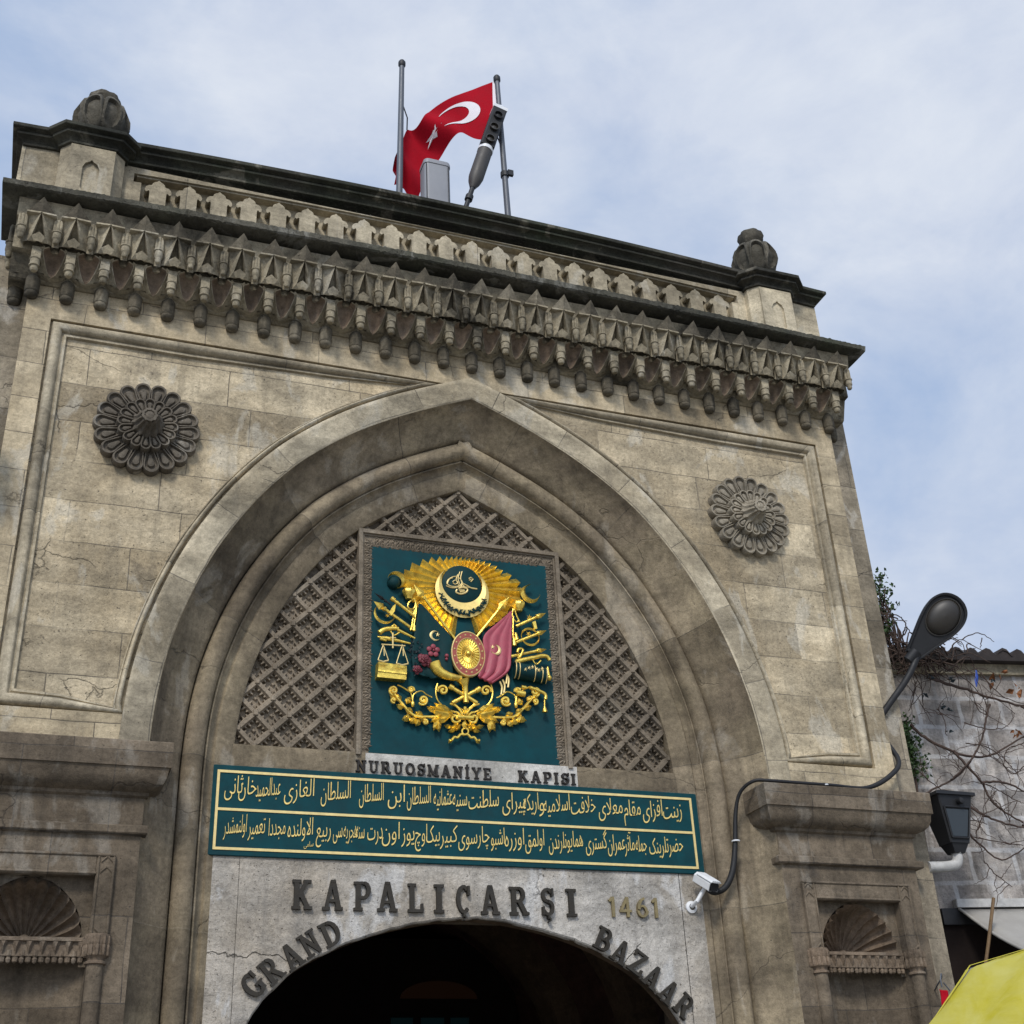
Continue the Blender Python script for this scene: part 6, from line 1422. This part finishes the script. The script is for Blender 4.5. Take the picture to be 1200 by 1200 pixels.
def leaves(b, pts, n, spread, size, rr):
    for i in range(n):
        p = rr.choice(pts); c = Vector(p)+Vector((rr.gauss(0, spread), rr.gauss(0, spread), rr.gauss(0, spread)))
        a = Vector((rr.gauss(0, 1), rr.gauss(0, 1), rr.gauss(0, 1)-.4)).normalized(); s_ = a.cross(Vector((rr.gauss(0, 1), rr.gauss(0, 1), rr.gauss(0, 1)))).normalized(); k = size*rr.uniform(.6, 1.3); f_ = a.cross(s_)*k*.18
        b.face([c, c+a*k*.35+s_*k*.34+f_, c+a*k, c+a*k*.35]); b.face([c, c+a*k*.35, c+a*k, c+a*k*.35-s_*k*.34+f_])
b = MB()
leaves(b, [W(1.678, .3, 6.538), W(1.563, .3, 6.515), W(1.503, .3, 6.441), W(1.65, .3, 6.55), W(1.819, .3, 6.368), W(1.761, .3, 6.327), W(1.789, .3, 6.275)], 13, .022, .09, rnd); leaves(b, [W(1.64, .3, 5.876)], 5, .02, .07, rnd)
leaves(b, [W(s, .3, z) for s, z in ((1.9, 6.3), (2.1, 6.2), (2.4, 5.9))], 8, .06, .08, rnd)
part('dead_leaves', b, M['dead_leaf'], vn)
b = MB(); leaves(b, [W(rnd.uniform(.5, 1.6), .26, rnd.uniform(5.8, 6.5)) for i in range(8)], 26, .012, .06, rnd); part('withered_leaves', b, M['dark_foliage'], vn)
iv = thing('green_ivy', 'small green ivy growing in the corner between the gate and the block wall', 'ivy', W(.5, .05, 5.4))
b = MB(); leaves(b, [W(.48+.02*math.sin(i*2), .09, 5.45+.6*i/24) for i in range(25)]+[W(.56, .08, 5.75), W(.60, .07, 5.62), W(.57, .08, 5.86), W(.62, .08, 5.5)], 420, .042, .05, rnd); part('leaves', b, M['leaf'], iv)
b = MB(); b.tube([W(.44, .05, 3.6), W(.47, .06, 5.0), W(.5, .06, 5.5), W(.52, .06, 6.05)], .012, 6); part('stem', b, M['bark'], iv)
bs = thing('corner_bush', 'dark small leaved shrub sprouting above the tiles behind the gate corner', 'shrub', (5.0, .55, 6.75))
b = MB(); bp = [(5.02, .5, 7.70), (5.06, .5, 7.56), (5.00, .5, 7.40), (5.09, .5, 7.33), (4.97, .5, 7.21), (4.93, .5, 7.5), (4.90, .5, 7.3), (4.98, .55, 7.62), (4.94, .5, 7.05), (5.02, .5, 7.10), (4.88, .5, 6.95)]
leaves(b, bp, 330, .048, .052, rnd); part('leaves', b, M['leaf'], bs)
b = MB()
for p in bp: b.tube(catmull([(4.85+rnd.uniform(-.05, .05), .6, 6.75), ((4.85+p[0])/2+rnd.uniform(-.05, .05), .55, (6.75+p[2])/2), p], 4), [.008]*9, 5)
part('stems', b, M['bark'], bs)
b = MB(); b.tube([W(1.36, .27, 6.57), W(1.345, .28, 6.50), W(1.325, .28, 6.44), W(1.309, .28, 6.37)], [.008, .020, .022, .006], 8, flat=.4); o = part('blue_ribbon', b, plain('blue_plastic', (.02, .06, .30), .5), None, smooth=60); tag(o, 'scrap of blue plastic ribbon caught in the creeper below the eave', 'ribbon')
# red cloth on a wire hook, on the right pilaster
t = thing('hanging_cloth', 'small red cloth hanging from a wire hook low on the right pilaster edge', 'cloth', (4.2, -.25, 3.0))
b = MB(); P = [[(4.165+.075*u+(.01*math.sin(v*5)), -.25+.02*math.sin(u*6+v*3), 3.145-.04*u*(1-v)-.17*v+.02*u) for u in [i/8 for i in range(9)]] for v in [j/12 for j in range(13)]]; b.grid(P); o = part('cloth', b, M['flag_red'], t, smooth=180); sd = o.modifiers.new('thickness', 'SOLIDIFY'); sd.thickness = .006
b = MB(); b.tube(catmull([(4.19, -.25, 3.16), (4.19, -.25, 3.22), (4.215, -.24, 3.275), (4.245, -.2, 3.25), (4.26, -.1, 3.20), (4.30, .005, 3.17)], 5), .007, 6); b.tube([(4.215, -.25, 3.20), (4.27, -.25, 3.13)], .006, 6); part('wire_hook', b, M['steel'], t)
# yellow parasol of a street stall
ax_, ay_, az_ = 1.70, -4.552, 2.745
um = thing('parasol', 'pale yellow cloth parasol peeping into the lower right corner', 'parasol', (ax_, ay_, 0))
prof_ = [(.02, 0), (.57, -.125), (1.0, -.56), (1.13, -.78)]
b = MB(); P = []; NR = 8
cpf = [(a[0]+(c[0]-a[0])*q/3, a[1]+(c[1]-a[1])*q/3) for a, c in zip(prof_[:-1], prof_[1:]) for q in range(3)]+[prof_[-1]]
for i in range(NR*8):
    a = 2*math.pi*i/(NR*8)+.55; w = (i % 8)/8; row = []
    for r, h in cpf:
        sg = 1-.075*math.sin(math.pi*w)*(r/1.12)**1.2; dz = -.035*math.sin(math.pi*w)*(r/1.12)+.012*math.sin(i*2.1+r*9)*r+.014*math.sin(a*11+r*7)*r
        row.append((ax_+r*sg*math.cos(a), ay_+r*sg*math.sin(a), az_+h+dz))
    P.append(row)
b.grid(P, closed_u=True); o = part('canopy', b, M['yellow'], um, smooth=35)
b = MB(); b.tube([(P[i][-1][0], P[i][-1][1], P[i][-1][2]) for i in list(range(NR*8))+[0]], .010, 6); part('hem', b, M['seam'], um, smooth=60)
b = MB(); b.tube([(ax_, ay_, 0.02), (ax_, ay_, az_+.05)], .020, 12); b.ball((ax_, ay_, az_+.06), .03, 10); part('shaft', b, M['wood'], um)
b = MB(); b.lathe([(.001, 0), (.30, 0), (.30, .06), (.06, .10), (.05, .25), (.001, .25)], (ax_, ay_, 0.004), 24); part('base', b, M['cabinet'], um)
for i in range(NR):
    a = 2*math.pi*i/NR+.55; b = MB(); b.tube([(ax_+r*.995*math.cos(a), ay_+r*.995*math.sin(a), az_+h-.012) for r, h in cpf[::3]], .006, 6); part('rib', b, M['steel'], um)
    b = MB(); n_ = len(cpf)
    P = [[(ax_+r*math.cos(a+q*.012/max(r, .03)), ay_+r*math.sin(a+q*.012/max(r, .03)), az_+h+.004+(.003 if q == 0 else 0)) for q in (-1, 0, 1)] for r, h in cpf]; b.grid(P); part('seam', b, M['seam'], um)
# lit shop front deep inside the passage
t = thing('shop_front', 'dim shop front with faintly lit bluish panes deep inside the dark passage', 'shop front', (0, 6.4, 0))
WIN, WZ0, WZ1, LX, LZ, LR = ((.97, .14), (1.37, .15), (1.73, .12)), 2.9, 3.74, 1.46, 3.97, .51
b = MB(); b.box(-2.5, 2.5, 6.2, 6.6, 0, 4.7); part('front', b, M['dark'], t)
for x, wd in WIN:
    b = MB(); b.box(x-wd, x+wd, 6.17, 6.198, WZ0, WZ1); part('window', b, M['lit_shop'], t)
b = MB(); b.prism([(LX+LR*math.cos(math.pi*k/16), LZ+LR*.42*math.sin(math.pi*k/16)) for k in range(17)], 6.175, 6.199); part('lunette', b, M['lit_warm'], t)
